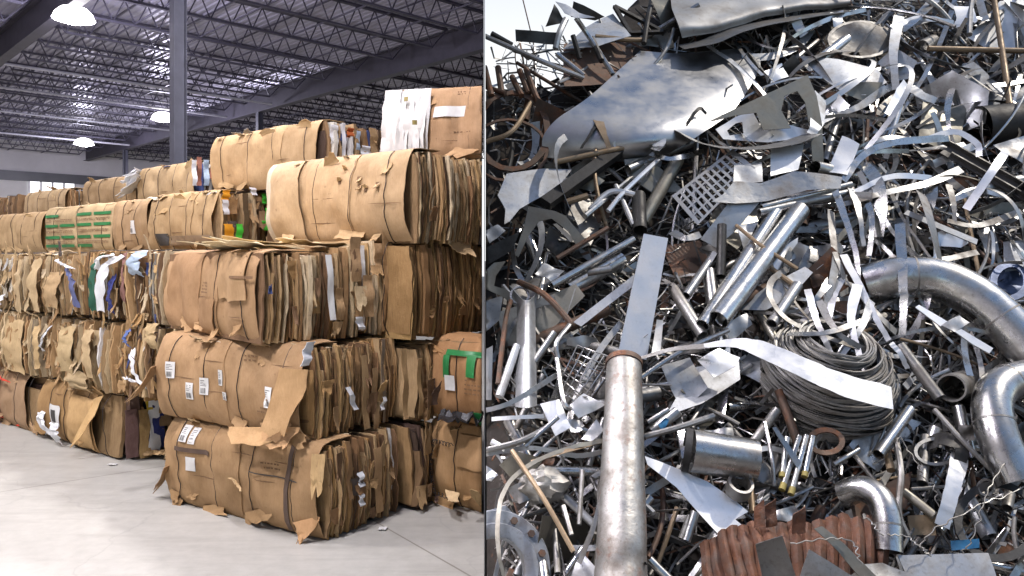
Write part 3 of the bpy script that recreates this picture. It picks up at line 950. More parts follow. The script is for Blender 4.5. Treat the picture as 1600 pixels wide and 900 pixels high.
C2 = Bale('second tier bale at the left edge above the red film', uv(5.03, 0.10, 0.66), ST, 1.8, 1.9, 0.69, 'cross', seed=15, pal=PALE[:4] + STRATA[:3], odd=0.03, tmin=.010, tmax=.042, rag=.06, zrag=.08, flaps=44, wires=3, group=lg)
B3a = Bale('third tier bale with white dark green and navy sheets hanging from its front', uv(2.35, 0.14, 1.37), ST, 1.78, 1.9, 0.68, 'cross', seed=16, pal=PALE[:4] + STRATA, odd=0.06, tmin=.010, tmax=.042, rag=.06, zrag=.08, flaps=44, wires=3, group=lg)
B3b = Bale('third tier bale of crumpled tan board with a blue scrap at its right', uv(4.16, 0.14, 1.37), ST, 1.25, 1.9, 0.66, 'cross', seed=17, pal=PALE[:4] + KRAFT[:4], odd=0.05, tmin=.010, tmax=.042, rag=.06, zrag=.08, flaps=44, wires=3, group=lg)
B3c = Bale('third tier bale of pale curved sheets at the left edge', uv(5.44, 0.14, 1.37), ST, 1.6, 1.9, 0.66, 'cross', seed=18, pal=PALE, odd=0.06, tmin=.010, tmax=.042, rag=.06, zrag=.08, flaps=44, wires=3, group=lg)
T4a = Bale('fourth tier bale with orange and green plastic in its torn right end', uv(3.33, 1.22, 2.06), ST, 1.42, 0.92, 0.66, seed=19, panels=3, bulge=0.07, wrapcol=(.54, .375, .19), pal=PALE[:4] + STRATA[:5] + DARKMIX[:2], odd=0.08, flaps=20, rag=.07, tmin=.02, tmax=.06, group=lg)
T4b = Bale('short fourth tier bale of folded brown sheets with a small white label', uv(4.78, 1.22, 2.05), ST, 0.88, 0.92, 0.64, seed=20, panels=2, bulge=0.06, wrapcol=(.47, .32, .17), wires=2, flaps=4, group=lg)
T4c = Bale('fourth tier bale of cartons printed with green stripes', uv(5.70, 1.22, 2.04), ST, 2.05, 0.92, 0.64, seed=21, panels=0, bulge=0.05, pal=PALE, odd=0.04, flaps=4, group=lg, wires=3)
T4d = Bale('smooth tan fourth tier bale left of the green striped cartons', uv(7.80, 1.22, 2.04), ST, 1.9, 0.92, 0.60, seed=22, panels=2, bulge=0.06, wrapcol=(.56, .39, .2), flaps=3, group=lg)
T4e = Bale('fourth tier bale cut by the left edge of the view', uv(9.74, 1.22, 2.04), ST, 1.5, 0.92, 0.58, seed=23, panels=2, bulge=0.06, wrapcol=(.52, .36, .19), flaps=3, group=lg)
T5a = Bale('long tan top tier bale with colourful torn papers in its right end', uv(2.12, 1.66, 2.74), ST, 2.0, 1.15, 0.68, seed=24, panels=3, bulge=0.06, wrapcol=(.54, .37, .19), pal=STRATA[:5] + DARKMIX[:3], odd=0.3, flaps=22, rag=.07, tmin=.018, tmax=.05, topflaps=16, group=lg)
T5b = Bale('top tier bale with white film and dark papers in its right end', uv(5.62, 2.32, 2.72), ST, 1.64, 0.62, 0.60, seed=25, panels=2, bulge=0.05, wrapcol=(.53, .385, .21), pal=DARKMIX, odd=0.45, flaps=10, group=lg)
T5c = Bale('plain tan top tier bale with a rounded left edge', uv(7.32, 2.32, 2.72), ST, 1.8, 0.62, 0.52, seed=26, panels=1, bulge=0.05, wrapcol=(.52, .365, .19), flaps=3, group=lg)
T5d = Bale('small pale top tier bale of many curled sheets', uv(9.2, 2.1, 2.66), ST, 1.7, 0.7, 0.46, seed=27, panels=5, bulge=0.06, wrapcol=(.58, .43, .24), flaps=8, topflaps=16, group=lg)
T5e = Bale('dark brown top tier bale of upright ends at the left edge', uv(11.0, 2.0, 2.64), ST, 2.4, 0.8, 0.46, 'cross', seed=28, pal=DARKMIX + STRATA[:3], tmin=.05, tmax=.12, flaps=8, wires=3, group=lg)
T4f = Bale('fourth tier bale filling the gap behind the big round tan bale', uv(2.15, 1.75, 2.06), ST, 1.1, 0.9, 0.64, seed=29, panels=0, pal=STRATA, flaps=10, wires=2, group=lg)

# --- marks and torn pieces on the near stack
def px_local(b, px, py, off=0.0):
    """where the sight line through a photo pixel meets the front face plane of a bale -> (x, z) on that face."""
    M4 = b.root.matrix_world if False else Matrix.Translation(b.root.location) @ Matrix.Rotation(b.root.rotation_euler.z, 4, 'Z')
    mi = M4.inverted()
    c = mi @ CAM
    d = (mi.to_3x3() @ Vector(((px - 800) / F, 1, (HOR - py) / F)))
    t = (-b.bulge - c.y) / d.y
    p = c + d * t
    return p.x, p.z
def px_end(b, px, py, e=0.06):
    M4 = Matrix.Translation(b.root.location) @ Matrix.Rotation(b.root.rotation_euler.z, 4, 'Z')
    mi = M4.inverted()
    c = mi @ CAM
    d = (mi.to_3x3() @ Vector(((px - 800) / F, 1, (HOR - py) / F)))
    t = (e - c.x) / d.x
    p = c + d * t
    return p.y, p.z
for (px, py, wd, ht, sk) in ((301, 610, .09, .13, 0), (322, 603, .09, .13, 0), (346, 590, .05, .12, .01), (351, 619, .06, .06, 0), (272, 577, .09, .13, 0), (425, 620, .085, .15, 0), (449, 625, .07, .13, .01)):
    x, z = px_local(A2, px, py); A2.sticker(x, z, wd, ht, sk)
for (px, py, wd, ht, sk) in ((291, 677, .09, .12, .01), (304, 681, .07, .12, .02), (302, 724, .10, .11, .01)):
    x, z = px_local(A1, px, py); A1.sticker(x, z, wd, ht, sk, bars=py < 700)
x0, z0 = px_local(A1, 280, 693); x1, z1 = px_local(A1, 330, 711)
A1.decal('dark_tape', M['tapedark'], x0, x1, z1 - 0.005, z1 + 0.03, 0.027)
x0, z0 = px_local(A1, 452, 712); x1, z1 = px_local(A1, 470, 820)
A1.decal('dark_tape', M['tapedark'], x0 - .02, x0 + 0.03, 0.03, 0.64, 0.03, 0.02)
x0, z0 = px_local(A1, 395, 735); x1, _ = px_local(A1, 470, 750)
A1.decal('crease_shade', M['ink_and_shade'], x0, x1, z0 - .004, z0 + .004, 0.028)  # black decal stands in for the shade inside a crease
for (px, py, wd) in ((420, 655, .16), (390, 560, .12), (415, 640, .14)):
    x, z = px_local(A2, px, py); A2.print_lines(x - wd / 2, x + wd / 2, z - .015, z + .015, 2)
x, z = px_local(A1, 425, 728); A1.print_lines(x - .1, x + .1, z - .015, z + .015, 2)
x0, z0 = px_local(A3, 276, 476); x1, z1 = px_local(A3, 308, 446)
A3.print_lines(x0, x1, z0, z1, 5)
x0, z0 = px_local(A3, 318, 456); x1, z1 = px_local(A3, 330, 442)
A3.print_lines(x0, x1, z0, z1, 4)
x, z = px_local(A3, 348, 442); A3.sticker(x, z, .06, .10, 0, False, .03)
# hanging tongues along the lower edge of the second bale and the third bale
A2.tongue('torn_flap', (-.52, -.12, .06), (1, 0, .1), (.1, -.35, -1), (0, -1, .2), .46, .16, .9, (.50, .32, .16), seed=3)
A2.tongue('torn_flap', (-.18, -.13, .10), (1, .1, .1), (-.1, -.3, -1), (-.3, -1, .3), .34, .22, .8, (.53, .33, .17), seed=4)
A2.tongue('torn_flap', (-.07, -.10, .52), (1, .2, 0), (-.2, -.15, -1), (.1, -1, 0), .26, .46, .25, (.45, .285, .14), seed=5)
A2.tongue('torn_flap', (-1.70, -.10, .42), (.6, -.8, 0), (-.3, -.3, -1), (-1, -.4, 0), .2, .34, .5, (.47, .31, .17), seed=6)
A1.tongue('torn_flap', (-.02, -.06, .62), (.8, .3, 0), (.05, -.1, -1), (.3, -1, 0), .10, .33, .2, (.55, .38, .19), seed=7)
A1.tongue('torn_flap', (-.10, -.08, .16), (1, .2, .3), (.2, -.2, -1), (.3, -1, 0), .22, .17, .4, (.50, .30, .15), seed=8)
A1.tongue('torn_flap', (-1.72, -.05, .30), (.4, -.9, 0), (-.5, -.2, -1), (-1, -.3, 0), .16, .30, .3, (.40, .26, .14), seed=9)
A1.tongue('torn_flap', (-.85, -.13, .34), (1, 0, -.2), (1, -.1, -.25), (0, -1, 0), .05, .2, .4, (.62, .45, .25), seed=10)
A3.panel(-1.62, -.98, 0.03, za=0.02, col=(.47, .285, .14), name='hanging_sheet', tilt=.05)
A3.panel(-.62, -.12, 0.03, za=0.30, col=(.50, .325, .165), name='hanging_sheet', tilt=-.05)
A3.panel(-.95, -.66, 0.035, za=0.02, zb=.30, col=(.44, .27, .135), name='hanging_sheet', tilt=.08)
x0, _ = px_local(A3, 372, 430); x1, _ = px_local(A3, 402, 430)
A3.decal('faded_band', M['brown_ink_and_shade'], x0, x1, .47, .49, .04)
# loose slabs lying on top of the third bale
mbx = A3
for k, (x, y, w_, l_, c_) in enumerate(((-.75, .35, .5, .5, (.72, .60, .38)), (-.35, .35, .45, .55, (.74, .62, .40)), (-.25, .75, .4, .5, (.60, .46, .27)), (-.95, .6, .5, .6, (.66, .52, .3)))):
    A3.tongue('loose_slab', (x, y, .685 + .015 * k), (1, .3, 0), (.1, -1, .05), (0, 0, 1), w_, l_, .12, c_, seed=40 + k, wav=.03)
# white strip and white scraps in the ends
def end_strip(b, name, mat, px0, py0, px1, py1, w_, e=0.07, col=None, skew=0.0):
    (ya, za), (yb, zb) = px_end(b, px0, py0, e), px_end(b, px1, py1, e)
    P = []
    n = 9
    for i in range(n + 1):
        q = i / n
        y = ya + (yb - ya) * q; z = za + (zb - za) * q
        P.append([(e + .012 * nz(q * 5, j, px0) + 0.01 * math.sin(q * 9 + px0), y + (j / 3 - .5) * w_ * (1 + .35 * nz(q * 4, px0, 1)), z) for j in range(4)])
    b.piece(name, mat, P, .003, col)
end_strip(A3, 'white_strip', M['paper'], 514, 398, 520, 500, .05, .09)
end_strip(A3, 'white_strip', M['film'], 560, 495, 566, 515, .06, .09)
end_strip(A1, 'white_strip', M['film'], 564, 738, 566, 760, .055, .09)
end_strip(A1, 'white_strip', M['film'], 565, 772, 566, 790, .05, .09)
end_strip(A2, 'white_strip', M['film'], 545, 605, 556, 640, .05, .09)
end_strip(A2, 'white_strip', M['film'], 602, 620, 597, 640, .04, .09)
end_strip(A2, 'white_strip', M['film'], 485, 534, 477, 572, .08, .05)
for (b, px, py, py2, w_, c_) in ((A2, 570, 555, 670, .12, (.46, .31, .16)), (A2, 585, 575, 670, .10, (.52, .35, .19)), (A1, 590, 700, 800, .14, (.45, .29, .15)), (A1, 545, 690, 780, .08, (.33, .2, .1)), (A2, 598, 530, 660, .06, (.30, .24, .18)),
                                 (A3, 555, 370, 440, .16, (.5, .33, .18)), (A3, 575, 430, 495, .16, (.47, .31, .165)), (A3, 605, 360, 480, .2, (.46, .295, .15)), (A3, 626, 440, 470, .12, (.5, .335, .18)), (A3, 590, 380, 430, .12, (.42, .27, .14)), (A3, 530, 450, 500, .12, (.48, .31, .16)),
                                 (R2, 632, 545, 655, .10, (.52, .34, .17)), (R2, 655, 560, 650, .08, (.48, .32, .16))):
    end_strip(b, 'loose_sheet', M['card'], px, py, px + 3, py2, w_ * .55, .07, c_)
# big round tan bale: overlapping left sheet, torn holes whose inner shade is put on as dark decals
A4.panel(-1.70, -1.30, .035, col=(.60, .43, .24), name='hanging_sheet', tilt=-.08)
A4.panel(-1.80, -1.62, .02, col=(.66, .58, .42), name='hanging_sheet', tilt=-.06)
for k, (px, py) in enumerate(((534, 283), (562, 290), (573, 294), (593, 287), (537, 265), (560, 278))):
    x, z = px_local(A4, px, py)
    A4.tongue('torn_flap', (x, A4.front(x, z) - .018, z), (1, 0, .2), (.2, -.4, -1 if k % 2 else .6), (0, -1, 0), .05, .05, 1.2, (.62, .46, .27), seed=60 + k)
    A4.decal('hole_shade', M['brown_ink_and_shade'], x - .018, x + .02, z - .03, z + .012, .021)
A4.tongue('torn_flap', (-.02, .55, .02), (0, 1, 0), (.3, 0, -1), (1, 0, .2), .3, .16, .8, (.62, .44, .24), seed=70)
# topmost bale: label, papers
x, z = px_local(A5, 703, 175); A5.decal('paper_label', M['paper'], x - .14, x + .14, z - .045, z + .045, .026, 0.02)
x, z = px_local(A5, 720, 208); A5.print_lines(x - .06, x + .12, z - .02, z + .01, 1)
x, z = px_local(A5, 724, 145); A5.print_lines(x - .05, x + .05, z - .01, z + .01, 2)
rr_ = random.Random(5)
for k in range(9):
    x = -1.0 + .034 * k + rr_.uniform(-.01, .01)
    P = []
    for i in range(8):
        q = i / 7
        P.append([(x + (j / 3 - .5) * .16 + .05 * q, -.05 - .03 * math.sin(q * 3) - .045 * nz(q * 5, j * .8, k) - .02 * nz(q * 12, j * 2, k) + rr_.uniform(-.006, .006), .03 + q * (.58 + .05 * nz(k, 0, 2))) for j in range(4)])
    A5.piece('white_paper_sheet', M['paper'], P, .002)
for (px, py) in ((640, 158), (655, 195)):
    x, z = px_local(A5, px, py); A5.decal('yellow_note', M['yellow'], x - .02, x + .02, z - .02, z + .02, .11)
A5.panel(-.36, -.02, .02, col=(.54, .34, .18), name='hanging_sheet', tilt=.05)
# green taped bale
x0, z0 = px_local(S2, 697, 548); x1, z1 = px_local(S2, 760, 545)
S2.decal('green_tape', M['tape'], x0, -.02, z0 - .03, z0 + .012, .03)
x, z = px_local(S2, 739, 565); S2.decal('green_tape', M['tape'], x - .045, x + .045, z - .12, z + .04, .032)
x, z = px_local(S2, 699, 566); S2.decal('green_tape', M['tape'], x - .03, x + .03, z - .12, z + .06, .032)
x, z = px_local(S2, 748, 655); S2.decal('green_tape', M['tape'], x - .04, x + .04, z - .06, z + .05, .032)
x, z = px_local(S2, 704, 598); S2.decal('paper_label', M['paper'], x - .05, x + .05, z - .06, z + .06, .034)
x, z = px_local(S2, 742, 605); S2.print_lines(x - .08, x + .08, z - .05, z + .05, 4)
# corner bale: torn scrap
S1.tongue('torn_flap', (-1.02, -.10, .16), (1, -.2, .1), (.5, -.6, -.25), (0, 0, 1), .18, .26, .5, (.70, .52, .30), 'wrap', 81)
S1.tongue('torn_flap', (-.72, -.10, .12), (.6, -.2, .6), (.3, -.5, .6), (-.6, -.5, .3), .14, .2, .5, (.60, .42, .22), 'wrap', 82)
S1.panel(-1.0, -.02, .03, za=.34, zb=.60, col=(.52, .325, .155), name='hanging_sheet')
mb = MB(); pts = []
x0, z0 = px_local(S1, 682, 690); x1, z1 = px_local(S1, 684, 745)
path = [(x0 + .22, .52), (x0 + .02, .53), (x0 - .01, .3), (x1 + .02, .12), (x1 + .26, .10)]
cum = 0
for s_ in range(len(path) - 1):
    for q in range(26):
        f = q / 26
        x = path[s_][0] + (path[s_ + 1][0] - path[s_][0]) * f; z = path[s_][1] + (path[s_ + 1][1] - path[s_][1]) * f
        a = q * 1.45
        pts.append(Vector((x + .018 * math.cos(a), -.10 - .012 + .0 * a, z + .018 * math.sin(a))))
mb.rod(pts, .0035, 5); mb.build('coiled_wire', M['wire'], S1.root)

# --- marks on the long row
def front_strip(b, name, mat, pts, w_, lift=.09, col=None):
    P = []
    q = [px_local(b, *p) for p in pts]
    n = 12
    for i in range(n + 1):
        f = i / n * (len(q) - 1); k = min(int(f), len(q) - 2); f -= k
        x = q[k][0] + (q[k + 1][0] - q[k][0]) * f; z = q[k][1] + (q[k + 1][1] - q[k][1]) * f
        P.append([(x + (j / 3 - .5) * w_ * (1 + .2 * nz(i * .4, j, w_)), -lift - .035 * nz(i * .6, j * .8, w_ * 50) - .04 * math.sin(PI * i / n), z + .03 * nz(j * 1.3, i * .2, x)) for j in range(4)])
    b.piece(name, mat, P, .003, col)
front_strip(B3a, 'white_film_sheet', M['film'], [(195, 400), (178, 415), (170, 445), (166, 485)], .20, .10)
front_strip(B3a, 'white_film_sheet', M['film'], [(188, 398), (172, 402), (163, 420)], .10, .12)
front_strip(B3a, 'dark_green_sheet', M['card'], [(165, 398), (155, 425), (152, 485)], .13, .08, (.035, .13, .085))
front_strip(B3a, 'navy_sheet', M['card'], [(184, 430), (181, 460), (180, 488)], .08, .08, (.05, .06, .22))
front_strip(B3a, 'pale_blue_bag', M['bagblue'], [(228, 392), (220, 410), (219, 430)], .24, .09)
front_strip(B3a, 'grey_sheet', M['card'], [(200, 395), (201, 420), (197, 470)], .07, .07, (.28, .15, .13))
front_strip(B3b, 'blue_scrap', M['card'], [(112, 418), (124, 440), (126, 480)], .10, .09, (.13, .15, .3))
front_strip(B3b, 'white_film_sheet', M['film'], [(97, 405), (108, 410), (122, 420)], .08, .10)
front_strip(B3b, 'crumpled_sheet', M['card'], [(95, 425), (92, 450), (88, 480)], 0.31, .09, (.5, .35, .19))
front_strip(B3b, 'crumpled_sheet', M['card'], [(66, 405), (62, 440), (63, 485)], 0.21, .09, (.56, .42, .24))
front_strip(B3c, 'white_film_sheet', M['film'], [(14, 460), (10, 475), (6, 484)], .10, .10)
front_strip(B3c, 'crumpled_sheet', M['card'], [(40, 405), (38, 440), (36, 488)], 0.12, .09, (.55, .42, .25))
front_strip(B2b, 'crumpled_sheet', M['card'], [(112, 510), (114, 545), (112, 580)], 0.31, .09, (.53, .4, .22))
front_strip(B2b, 'crumpled_sheet', M['card'], [(148, 515), (146, 545), (150, 590)], 0.19, .10, (.56, .42, .24))
front_strip(B2b, 'crumpled_sheet', M['card'], [(125, 580), (130, 595), (132, 608)], 0.43, .08, (.46, .35, .2))
front_strip(B2b, 'crumpled_sheet', M['card'], [(62, 510), (66, 540), (62, 575)], 0.15, .08, (.58, .42, .22))
front_strip(B2b, 'white_film_sheet', M['film'], [(86, 510), (78, 530), (72, 548)], .05, .09)
front_strip(B2a, 'white_film_sheet', M['film'], [(217, 545), (222, 575), (232, 603)], .08, .10)
front_strip(B2a, 'white_film_sheet', M['film'], [(209, 588), (218, 590), (226, 594)], .10, .12)
front_strip(B2a, 'blue_scrap', M['card'], [(211, 515), (209, 528), (210, 540)], .06, .10, (.12, .18, .42))
front_strip(B2a, 'crumpled_sheet', M['card'], [(247, 505), (248, 525), (250, 545)], 0.19, .10, (.5, .37, .2))
front_strip(C2, 'crumpled_sheet', M['card'], [(28, 500), (26, 540), (28, 580)], 0.50, .07, (.57, .42, .23))
front_strip(C1, 'red_film_sheet', M['red'], [(0, 578), (8, 585), (18, 594)], .16, .10)
front_strip(C1, 'red_film_sheet', M['red'], [(1, 600), (1, 630), (1, 652)], .05, .09)
x, z = px_local(B1, 88, 648); B1.decal('paper_label', M['paper'], x - .12, x + .12, z - .11, z + .11, .03)
B1.decal('dark_print', M['ink_and_shade'], x - .05, x + .06, z - .07, z + .06, .034)
front_strip(B1, 'torn_white_sheet', M['film'], [(93, 660), (98, 672), (101, 690)], .2, .12)
front_strip(B1, 'torn_white_sheet', M['film'], [(66, 640), (70, 655), (78, 678)], .16, .08)
B1.panel(-.95, -.44, .035, za=.04, zb=.56, col=(.58, .38, .17), name='crumpled_sheet', tilt=.06)
B1.tongue('torn_flap', (-.32, -.08, .60), (1, 0, .3), (-.25, -.25, -1), (-.3, -1, 0), .22, .5, .3, (.53, .35, .16), 'wrap', 91)
for (px, py, py2, w_, mt, c_) in ((240, 622, 705, .11, 'film', None), (232, 618, 640, .06, 'card', (.6, .45, .05)), (247, 625, 700, .12, 'card', (.04, .05, .2)), (257, 625, 665, .12, 'card', (.35, .23, .13)), (225, 640, 715, .1, 'card', (.4, .27, .12)), (205, 640, 715, .12, 'card', (.2, .12, .11))):
    end_strip(B1, 'loose_sheet', M[mt], px, py, px + 2, py2, w_, .10, c_)
# fourth tier: plastics and stripes
for (px, py, px2, py2, w_, mt) in ((355, 297, 352, 312, .09, 'orange'), (357, 350, 360, 378, .11, 'orange'), (375, 350, 374, 375, .08, 'green'), (352, 312, 354, 335, .07, 'film'), (418, 303, 417, 318, .12, 'green'), (420, 325, 419, 345, .08, 'green'), (415, 345, 418, 360, .10, 'green'), (395, 293, 398, 305, .07, 'film'), (442, 348, 441, 358, .08, 'bagblue')):
    end_strip(T4a, 'plastic_scrap', M[mt], px, py, px2, py2, w_, .10)
x, z = px_local(T4b, 212, 355); T4b.sticker(x, z, .10, .16, .0, True, .03)
x0, _ = px_local(T4a, 248, 370); x1, _ = px_local(T4a, 263, 370)
T4a.decal('dark_print', M['ink_and_shade'], x0, x1, .06, .20, .03)
x0, _ = px_local(T4a, 265, 370); x1, _ = px_local(T4a, 332, 370)
T4a.decal('yellow_band', M['brown'], x0, x1, .06, .17, .028)
for k in range(2):
    T4c.panel(-2.05 + 1.03 * k, -1.05 + 1.05 * k, .01 + .006 * k, col=(.56, .42, .23))
for k in range(2):
    for z in (.08, .20, .36, .50):
        xa = -2.0 + 1.03 * k
        for (a, c_) in ((0, .42), (.5, .92)):
            if (k, z, a) in ((0, .5, .5), (1, .08, .5)): continue
            T4c.decal('green_stripe', M['tape'], xa + a, xa + c_, z, z + .04, .032)
    for z in (.14, .29, .44):
        T4c.print_lines(-2.0 + 1.03 * k, -1.1 + 1.03 * k, z, z + .02, 2, .034)
for (px, py, px2, py2, w_, mt, c_) in ((303, 250, 305, 290, .07, 'film', None), (312, 245, 311, 290, .07, 'card', (.24, .1, .07)), (322, 250, 323, 290, .08, 'bagblue', None), (332, 245, 331, 280, .06, 'card', (.3, .12, .08))):
    end_strip(T5b, 'loose_sheet', M[mt], px, py, px2, py2, w_, .08, c_)
for k in range(4):
    T5b.tongue('white_film_sheet', (-1.66 + .03 * k, -.04, .60 - .05 * k), (.6, -.8, .1), (-.35, -.4, -.7), (-.4, -.7, .4), .3, .22 + .08 * k, .6, (.7, .7, .7), 'film', 101 + k, .05)
for (px, py, px2, py2, w_, mt, c_) in ((522, 195, 523, 225, .10, 'film', None), (537, 192, 538, 245, .05, 'film', None), (548, 200, 547, 215, .09, 'card', (.55, .15, .05)), (560, 205, 559, 235, .05, 'bagblue', None), (572, 228, 570, 245, .12, 'film', None), (583, 200, 585, 240, .1, 'card', (.4, .27, .14))):
    end_strip(T5a, 'loose_sheet', M[mt], px, py, px2, py2, w_, .08, c_)
for k, (b, n_) in enumerate(((T5a, 10), (T4a, 6), (A5, 4), (B3a, 8), (B2b, 8))):
    pass
for b in (A4, A5, S1, S2, R1, R2, R3, A2, A1, A3): b.clip()

# --- things lying on the warehouse floor and wedged between bales
def blob_sheet(name, label, cat, c, mat, sx, sy, sz, seed, col=None, group=None):
    mb = MB()
    n = 9
    P = [[(c[0] + (i / n - .5) * sx + .03 * nz(i * .9, j, seed), c[1] + (j / n - .5) * sy + .03 * nz(i, j * .9, seed + 3), c[2] + .006 + sz * (.5 + .5 * nz(i * .8, j * .8, seed + 7))) for j in range(n + 1)] for i in range(n + 1)]
    mb.grid(P, -.003, col=col)
    o = mb.build(name, mat, None, (c[0], c[1], c[2]))
    return tag(o, label, cat, group)
def fl_pt(px, py): 
    y = 2.0 * F / (py - HOR); return ((px - 800) / F * y, y, 0.0)
blob_sheet('plastic_film', 'crumpled red plastic film on the floor at the far left bale', 'plastic film', fl_pt(14, 658), M['red'], .34, .22, .10, 3)
blob_sheet('plastic_film', 'small scrap of red film on the floor below the second leftmost bale', 'plastic film', fl_pt(46, 668), M['red'], .24, .12, .06, 5)
blob_sheet('torn_board', 'small torn tan board on the floor at the gap beside the near stack', 'torn board', fl_pt(246, 716), M['card'], .22, .16, .10, 9, (.55, .38, .2))
blob_sheet('torn_board', 'pale torn board on the floor against the near stack left end', 'torn board', fl_pt(268, 730), M['card'], .10, .10, .16, 12, (.66, .5, .3))
blob_sheet('paper_scrap', 'tiny white paper scrap lying on the bare concrete', 'paper scrap', fl_pt(176, 727), M['paper'], .08, .05, .01, 15)
blob_sheet('paper_scrap', 'tiny white paper scrap lying at the foot of the near stack end', 'paper scrap', fl_pt(598, 828), M['paper'], .06, .05, .01, 18)
p = uv(-.35, 1.02, 0.665)
blob_sheet('plastic_bag', 'black plastic bag bulging between the corner bale and the green taped bale', 'plastic bag', (p[0], p[1], p[2]), M['cloth'], .34, .3, .16, 21)
bpy.context.view_layer.update()
# ================================================================== THE SCRAP HEAP
HS, HY = 1.2, 3.3            # slope of the heap face and where its toe stands
def sm(x, a, b_):
    q = min(1, max(0, (x - a) / (b_ - a))); return q * q * (3 - 2 * q)
def ridge(x): return 6.15 + 1.5 * sm(x, 0.2, 1.9)
def hp(px, py, off=0.0):
    """point of the heap's face on a sight line, 'off' metres out of the heap."""
    a = (px - 800) / F; bb = (HOR - py) / F
    y = (CAM.z + HS * HY) / max(0.25, HS - bb)
    y = min(y, ridge(a * min(y, 7.5)))
    d = Vector((a, 1, bb))
    return CAM + d * y - d.normalized() * off
def proj(p):
    d = Vector(p) - CAM
    return 800 + F * d.x / d.y, HOR - F * d.z / d.y
HN = Vector((0, -HS, 1)).normalized()
HU = Vector((0, 1, HS)).normalized()
HX = Vector((1, 0, 0))
HEROES = []
USED = {}
def cat_rom(P, n):
    if len(P) == 2:
        return [P[0].lerp(P[1], i / (n - 1)) for i in range(n)]
    Q = [P[0] * 2 - P[1]] + list(P) + [P[-1] * 2 - P[-2]]
    out = []
    segs = len(P) - 1
    for i in range(n):
        f = i / (n - 1) * segs; k = min(int(f), segs - 1); t = f - k
        a, b_, c, d = Q[k:k + 4]
        out.append(0.5 * ((2 * b_) + (c - a) * t + (2 * a - 5 * b_ + 4 * c - d) * t * t + (3 * b_ - a - 3 * c + d) * t ** 3))
    return out
def P3(pts):
    return [hp(*p) for p in pts]
def wm(px, py, off, wpx):
    return (hp(px, py, off) - CAM).y / F * wpx
def put(mb, name, mat, label, cat, group=None, parent=None, ref=None, smooth=True, angle=40):
    n = len(mb.v)
    if parent is None:
        c = Vector((sum(v[0] for v in mb.v) / n, sum(v[1] for v in mb.v) / n, min(v[2] for v in mb.v)))
        o = mb.build(name, mat, None, c, smooth, angle)
        wall_clip(o, Matrix.Translation(c), 0.010, False)
        tag(o, label, cat, group)
    else:
        c = parent.location
        mb.v = [tuple(Vector(v) - c) for v in mb.v]
        o = mb.build(name, mat, parent, None, smooth, angle)
        wall_clip(o, Matrix.Translation(c), 0.010, False)
        if label: o['label'] = label
    if ref: HEROES.append((ref[0], ref[1], ref[2]))
    return o
def pn(el, yaw):
    return Vector((math.sin(R(yaw)) * math.cos(R(el)), -math.cos(R(yaw)) * math.cos(R(el)), math.sin(R(el))))

